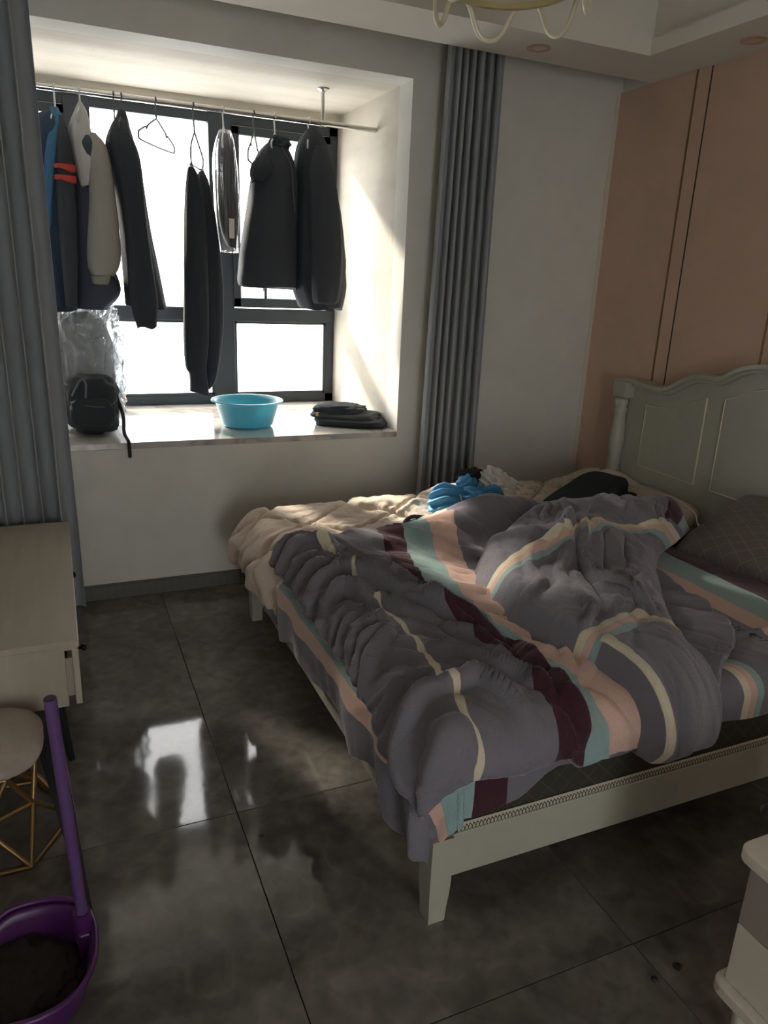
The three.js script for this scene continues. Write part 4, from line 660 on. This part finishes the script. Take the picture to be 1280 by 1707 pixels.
{
  const t = thing('blue_bundle', 'bright blue knotted cloth bundle on the beige quilt', 'bundle', [1.65, 0.50, -2.82]);
  const c = cloth('#3d8fc0', { roughness: 0.55 }), b = cloth('#1b1c20');
  const roll = (r, len, seed) => gridGeo(110, 30, (u, v) => { const a = u * Math.PI * 2, l = (v - 0.5) * 2, k = r * Math.sqrt(Math.max(0.0, 1 - Math.abs(l) ** 3.5)) * (1 + 0.2 * Math.sin(a * 11 + l * 6 + seed) * (0.4 + 0.6 * vn(u * 8, v * 6, 8, seed)) + 0.2 * (vn(u * 6, v * 5, 6, seed + 1) - 0.5)); return [Math.cos(a) * k, Math.sin(a) * k, l * len]; }, true);
  mesh('left_knot', roll(0.078, 0.085, 311).rotateY(0.5).translate(-0.08, 0.085, 0.03), c, t);
  const k = mesh('rosette', roll(0.066, 0.07, 313).rotateY(0.1).translate(0.005, 0.09, 0.085), c, t);
  mesh('swirl', tube(Array.from({ length: 30 }, (_, i) => { const a = i * 0.55, r = 0.046 - i * 0.0014; return [0.005 + Math.cos(a) * r, 0.092 + Math.sin(a) * r, 0.145 + i * 0.0004]; }), 0.0045, 160), c, k);
  mesh('right_knot', roll(0.072, 0.09, 315).rotateY(1.2).translate(0.105, 0.08, 0.05), c, t);
  mesh('top_knot', lump(0.05, 0.04, 0.05, { seed: 317, amp: 0.3 }).translate(0.03, 0.16, 0.0), c, t);
  mesh('black_lining', lump(0.055, 0.035, 0.04, { seed: 319, amp: 0.4, ridge: 0.2 }).translate(0.06, 0.185, -0.02), b, t);
  mesh('drawstring', tube([[-0.06, 0.14, 0.1], [-0.05, 0.09, 0.13], [-0.01, 0.055, 0.15], [0.03, 0.06, 0.16]], 0.003), mat.cable, t);
}
{
  const g = lump(0.085, 0.05, 0.05, { seed: 321, amp: 0.5, f: 5, ridge: 0.35, seg: 60 }); g.rotateZ(-0.5); g.translate(1.83, 0.65, -2.82);
  tag(mesh('plastic_wrapper', g, M({ color: col('#e8e6e0'), roughness: 0.2, transmission: 0.35, thickness: 0 })), 'crumpled shiny white plastic wrapper beside the blue bundle', 'wrapper');
}
{
  const t = thing('blue_pouch', 'small blue pouch with a black rim at the duvet edge', 'pouch', [1.37, 0.505, -2.68], 0.3);
  mesh('body', lump(0.075, 0.03, 0.05, { seed: 331, amp: 0.2 }).translate(0, 0.022, 0), cloth('#2f6f9e', { roughness: 0.6 }), t);
  mesh('rim', tube([[-0.078, 0.02, 0.02], [-0.05, 0.045, -0.03], [0.0, 0.058, -0.035], [0.06, 0.045, -0.03]], 0.009), cBlack, t);
}
tag(mesh('charging_cable', tube([[2.02, 0.49, -2.50], [2.0, 0.56, -2.56], [1.96, 0.59, -2.66], [1.9, 0.545, -2.78], [1.88, 0.50, -2.9]], 0.0035, 60), mat.cable), 'white cable arching over the quilt by the green garment', 'cable');
tag(mesh('charging_cable', tube([[2.56, 0.52, -2.1], [2.6, 0.535, -2.3], [2.68, 0.56, -2.42], [2.72, 0.575, -2.6], [2.70, 0.565, -2.75], [2.73, 0.56, -2.8]], 0.0035, 80), mat.cable), 'white cable lying between the pillow and the headboard', 'cable');
tag(mesh('beige_pillow', lump(0.13, 0.07, 0.3, { seed: 341, amp: 0.12, sq: 0.75 }).translate(2.66, 0.51, -2.72), cloth('#c4b3a1')), 'flat beige pillow under the green garment at the headboard', 'pillow');

// ------------------------------------------------------------------ white cabinet on the left
{
  const t = thing('drawer_cabinet', 'low white cabinet with one drawer ajar on dark tapered legs', 'cabinet', [0, 0, 0]);
  const x0 = -0.44, x1 = -0.012, z0 = -3.34, z1 = -2.165;
  mesh('top', bx(x0, x1 + 0.004, 0.448, 0.47, z0, z1 + 0.004, 0.003), mat.white, t);
  mesh('body', merge([bx(x0, -0.05, 0.25, 0.438, z1 - 0.018, z1, 0.002), bx(x0, -0.05, 0.25, 0.438, z0, z0 + 0.018, 0.002), bx(x0, -0.05, 0.25, 0.262, z0 + 0.018, z1 - 0.018), bx(x0, x0 + 0.01, 0.262, 0.438, z0 + 0.018, z1 - 0.018), bx(x0, -0.018, 0.438, 0.449, z0, z1), bx(-0.06, -0.05, 0.262, 0.438, -2.77, -2.752)]), mat.white, t);
  for (const [a, b, dx] of [[z0 + 0.002, -2.765, -0.012], [-2.757, z1 - 0.002, 0]]) {
    const d = mesh('drawer', merge([bx(-0.03 + dx, -0.012 + dx, 0.252, 0.437, a, b, 0.002), bx(x0 + 0.06, -0.03 + dx, 0.27, 0.40, a + 0.025, a + 0.035), bx(x0 + 0.06, -0.03 + dx, 0.27, 0.40, b - 0.035, b - 0.025)]), mat.white, t);
    mesh('knob', lathe([[0, 0], [0.005, 0], [0.005, 0.008], [0.011, 0.012], [0.012, 0.018], [0.008, 0.024], [0, 0.025]], 20).rotateZ(-Math.PI / 2).translate(-0.012 + dx, 0.405, b > -2.5 ? -2.24 : -2.86), M({ color: col('#17171b'), roughness: 0.2, metalness: 0.6 }), d);
  }
  for (const [x, z, sx, sz] of [[-0.09, -2.26, 0.03, 0.0], [-0.38, -2.26, -0.03, 0.0], [-0.09, -3.25, 0.03, 0], [-0.38, -3.25, -0.03, 0]]) mesh('leg', bar([x + sx, 0, z + sz], [x, 0.252, z], 0.011, 12, 0.021), mat.darkLeg, t);
}
// ------------------------------------------------------------------ stool with a gilt wire base
{
  const t = thing('wire_stool', 'plush cream stool on a geometric gilt wire base', 'stool', [-0.275, 0, -1.985]);
  const seat = lump(0.155, 0.048, 0.155, { seed: 401, amp: 0.04, sq: 0.75 }); mesh('cushion', seat.translate(0, 0.28, 0), mat.plush, t);
  const n = 6, ring = (r, y, o) => Array.from({ length: n }, (_, k) => { const a = (k + o) / n * Math.PI * 2 + 0.02; return [Math.cos(a) * r, y, Math.sin(a) * r]; });
  const top = ring(0.13, 0.237, 0), mid = ring(0.135, 0.12, 0.5), low = ring(0.215, 0.007, 0), R = 0.0065;
  for (let k = 0; k < n; k++) {
    const k1 = (k + 1) % n; mesh('rod', bar(top[k], top[k1], R), mat.gold, t); mesh('rod', bar(low[k], low[k1], R), mat.gold, t);
    mesh('rod', bar(top[k], mid[k], R), mat.gold, t); mesh('rod', bar(top[k1], mid[k], R), mat.gold, t); mesh('rod', bar(low[k], mid[k], R), mat.gold, t); mesh('rod', bar(low[k1], mid[k], R), mat.gold, t); mesh('rod', bar(mid[k], mid[k1], R), mat.gold, t);
  }
}
// ------------------------------------------------------------------ purple dustpan and the dark stick behind it
{
  const t = thing('dustpan', 'purple long handled dustpan full of dark sweepings', 'dustpan', [-0.165, 0, -1.42]);
  // deep scoop: closed back, lip open towards the left front
  const N = 64, K = 18, rr = (a) => { const c = Math.cos(a), s = Math.sin(a); return 1 / Math.pow(Math.abs(c / 0.138) ** 2.4 + Math.abs(s / (s > 0 ? 0.165 : 0.145)) ** 2.4, 1 / 2.4); };
  const rim = (a) => 0.098 - 0.055 * smooth(0.2, 1, -Math.cos(a));
  const pan = gridGeo(N, K, (u, v) => {
    const a = u * Math.PI * 2, outer = v <= 0.5, k = outer ? v * 2 : (1 - v) * 2, R = rr(a) - (outer ? 0 : 0.007), h = rim(a);
    const s = k < 0.35 ? k / 0.35 * 0.82 : 0.82 + 0.18 * ((k - 0.35) / 0.65), y = (k < 0.35 ? 0 : ((k - 0.35) / 0.65)) * h + (outer ? 0.001 : 0.006);
    return [Math.cos(a) * R * s, Math.min(y, h + 0.004), Math.sin(a) * R * s];
  }, true);
  mesh('pan', pan, mat.purple, t);
  mesh('rim', tube(Array.from({ length: 48 }, (_, k) => { const a = k / 48 * Math.PI * 2, R = rr(a) + 0.002; return [Math.cos(a) * R, rim(a) + 0.003, Math.sin(a) * R]; }), 0.0065, 160, true, 0.5), mat.purple, t);
  const r = rng(99), dg = lump(0.108, 0.026, 0.118, { seed: 411, amp: 0.25, f: 6, seg: 64, ridge: 0.1 }); mesh('sweepings', dg.translate(-0.015, 0.024, 0.005), mat.dirt, t);
  mesh('socket', merge([bar([0.118, 0.05, -0.045], [0.114, 0.135, -0.043], 0.021, 20, 0.019), bx(0.1, 0.136, 0.012, 0.09, -0.065, -0.02, 0.01)]), mat.purple, t);
  const h = mesh('handle', merge([bar([0.116, 0.10, -0.044], [0.097, 0.70, -0.026], 0.0128, 24, 0.0128)]), mat.purpleTube, t);
  mesh('handle_end', bar([0.097, 0.694, -0.026], [0.0968, 0.7025, -0.0258], 0.0105, 20), M({ color: col('#3a2545'), roughness: 0.6 }), h);
}
{
  const a = V(-0.036, 0.004, -1.575), b = V(-0.118, 0.25, -2.09), d = b.clone().sub(a), L = d.length();
  const g = new THREE.BoxGeometry(1, L, 1, 1, 6, 1), p = g.attributes.position; for (let i = 0; i < p.count; i++) { const k = (p.getY(i) + L / 2) / L; p.setX(i, p.getX(i) * lerp(0.014, 0.075, k)); p.setZ(i, p.getZ(i) * lerp(0.012, 0.022, k)); }
  g.applyQuaternion(new THREE.Quaternion().setFromUnitVectors(V(0, 1, 0), d.clone().normalize())); g.translate((a.x + b.x) / 2, (a.y + b.y) / 2, (a.z + b.z) / 2); g.computeVertexNormals();
  tag(mesh('tapered_stick', g, mat.darkLeg), 'dark tapered stick leaning behind the purple dustpan handle', 'stick');
}
// ------------------------------------------------------------------ bedside drawer unit at the right
{
  const t = thing('nightstand', 'white bedside drawer unit with rounded top at the right edge', 'nightstand', [0, 0, 0]);
  const slab = (x0, x1, z0, z1, y0, y1, r) => { const s = new THREE.Shape(); s.moveTo(x0 + r, z0); s.lineTo(x1 - r, z0); s.quadraticCurveTo(x1, z0, x1, z0 + r); s.lineTo(x1, z1 - r); s.quadraticCurveTo(x1, z1, x1 - r, z1); s.lineTo(x0 + r, z1); s.quadraticCurveTo(x0, z1, x0, z1 - r); s.lineTo(x0, z0 + r); s.quadraticCurveTo(x0, z0, x0 + r, z0); const g = new THREE.ExtrudeGeometry(s, { depth: y1 - y0 - 0.008, bevelEnabled: true, bevelSize: 0.004, bevelThickness: 0.004, bevelSegments: 3, curveSegments: 10 }); g.rotateX(Math.PI / 2); g.translate(0, y1 - 0.004, 0); return boxUV(g); };
  mesh('top', slab(1.155, 1.62, -0.79, -0.32, 0.472, 0.5, 0.03), mat.whitePlain, t);
  mesh('body', bx(1.19, 1.6, 0.165, 0.473, -0.768, -0.34, 0.003), mat.whitePlain, t);
  mesh('upper_drawer', bx(1.176, 1.192, 0.318, 0.47, -0.772, -0.336, 0.002), mat.graypanel, t);
  mesh('lower_drawer', bx(1.176, 1.192, 0.168, 0.315, -0.772, -0.336, 0.002), mat.whitePlain, t);
  mesh('plinth', slab(1.158, 1.62, -0.788, -0.32, 0.138, 0.166, 0.03), mat.whitePlain, t);
  for (const [x, z] of [[1.21, -0.74], [1.57, -0.74], [1.21, -0.37], [1.57, -0.37]]) mesh('leg', bar([x, 0, z], [x, 0.139, z], 0.014, 16, 0.02), mat.whitePlain, t);
}
{
  const g = merge([tube([[1.30, 0.508, -0.70], [1.27, 0.515, -0.735], [1.225, 0.545, -0.77], [1.205, 0.57, -0.785]], 0.013, 40, false, 0.5, 14), lump(0.05, 0.016, 0.03, { seed: 501, amp: 0.05 }).translate(1.33, 0.516, -0.68)]);
  tag(mesh('black_brush', g, mat.black), 'black rounded handle resting on the white nightstand', 'brush');
}
// ------------------------------------------------------------------ ceiling lamp and downlights
{
  const cx = 1.388, cz = -2.292, t = thing('ceiling_lamp', 'cream ceiling lamp ringed by a wavy tube', 'lamp', [cx, 0, cz]);
  mesh('mount', lathe([[0, HC], [0.09, HC], [0.09, HC - 0.02], [0.02, HC - 0.03], [0.015, 2.50], [0, 2.50]], 32), mat.lampRim, t);
  mesh('diffuser', lathe([[0, 2.43], [0.19, 2.43], [0.195, 2.44], [0.195, 2.48], [0, 2.5]], 64), mat.lampDisc, t);
  mesh('rim', lathe([[0.19, 2.415], [0.2, 2.412], [0.205, 2.42], [0.205, 2.46], [0.197, 2.465], [0.19, 2.46], [0.19, 2.415]], 64), mat.lampRim, t);
  const n = 6, pts = [], a0 = -1.309; // a trough faces the window
  for (let k = 0; k < n * 16; k++) { const a = k / (n * 16) * Math.PI * 2 + a0, w = Math.cos(n * (a - a0)), R = 0.235 + 0.0 * w; pts.push([Math.cos(a + 0.03 * Math.sin(2 * n * (a - a0))) * R, 2.388 - 0.058 * w, Math.sin(a + 0.03 * Math.sin(2 * n * (a - a0))) * R]); }
  mesh('wavy_tube', tube(pts, 0.0085, 560, true, 0.5, 12), mat.lampTube, t);
}
for (const [x, z, l] of [[2.051, -3.124, 'pink rimmed recessed downlight above the right curtain'], [2.721, -2.574, 'pink rimmed recessed downlight above the head wall']]) {
  const t = thing('downlight', l, 'downlight', [x, HS, z], 0, 'downlights in the ceiling border');
  mesh('rim', lathe([[0.036, 0], [0.052, 0], [0.052, -0.004], [0.04, -0.006], [0.034, -0.001], [0.036, 0]], 36), mat.ringPink, t);
  mesh('lens', lathe([[0, -0.0015], [0.036, -0.0015], [0.036, 0], [0, 0]], 36), mat.lens, t);
}
// ------------------------------------------------------------------ crumbs on the floor
for (const [x, z, s, l] of [[1.16, -0.925, 0.009, 'dark crumb on the floor left of the nightstand plinth'], [1.235, -0.93, 0.012, 'larger dark crumb beside the nightstand plinth'], [0.425, -1.70, 0.008, 'dark crumb by the tile joint in front of the bed leg']])
  tag(mesh('crumb', lump(s, s * 0.45, s * 0.7, { seed: 600 + s * 1000, amp: 0.3, seg: 14 }).translate(x, s * 0.4, z), mat.black), l, 'crumb');

scene.traverse((o) => { if (o.isMesh) { o.castShadow = true; o.receiveShadow = true; } });
renderer.render(scene, camera);
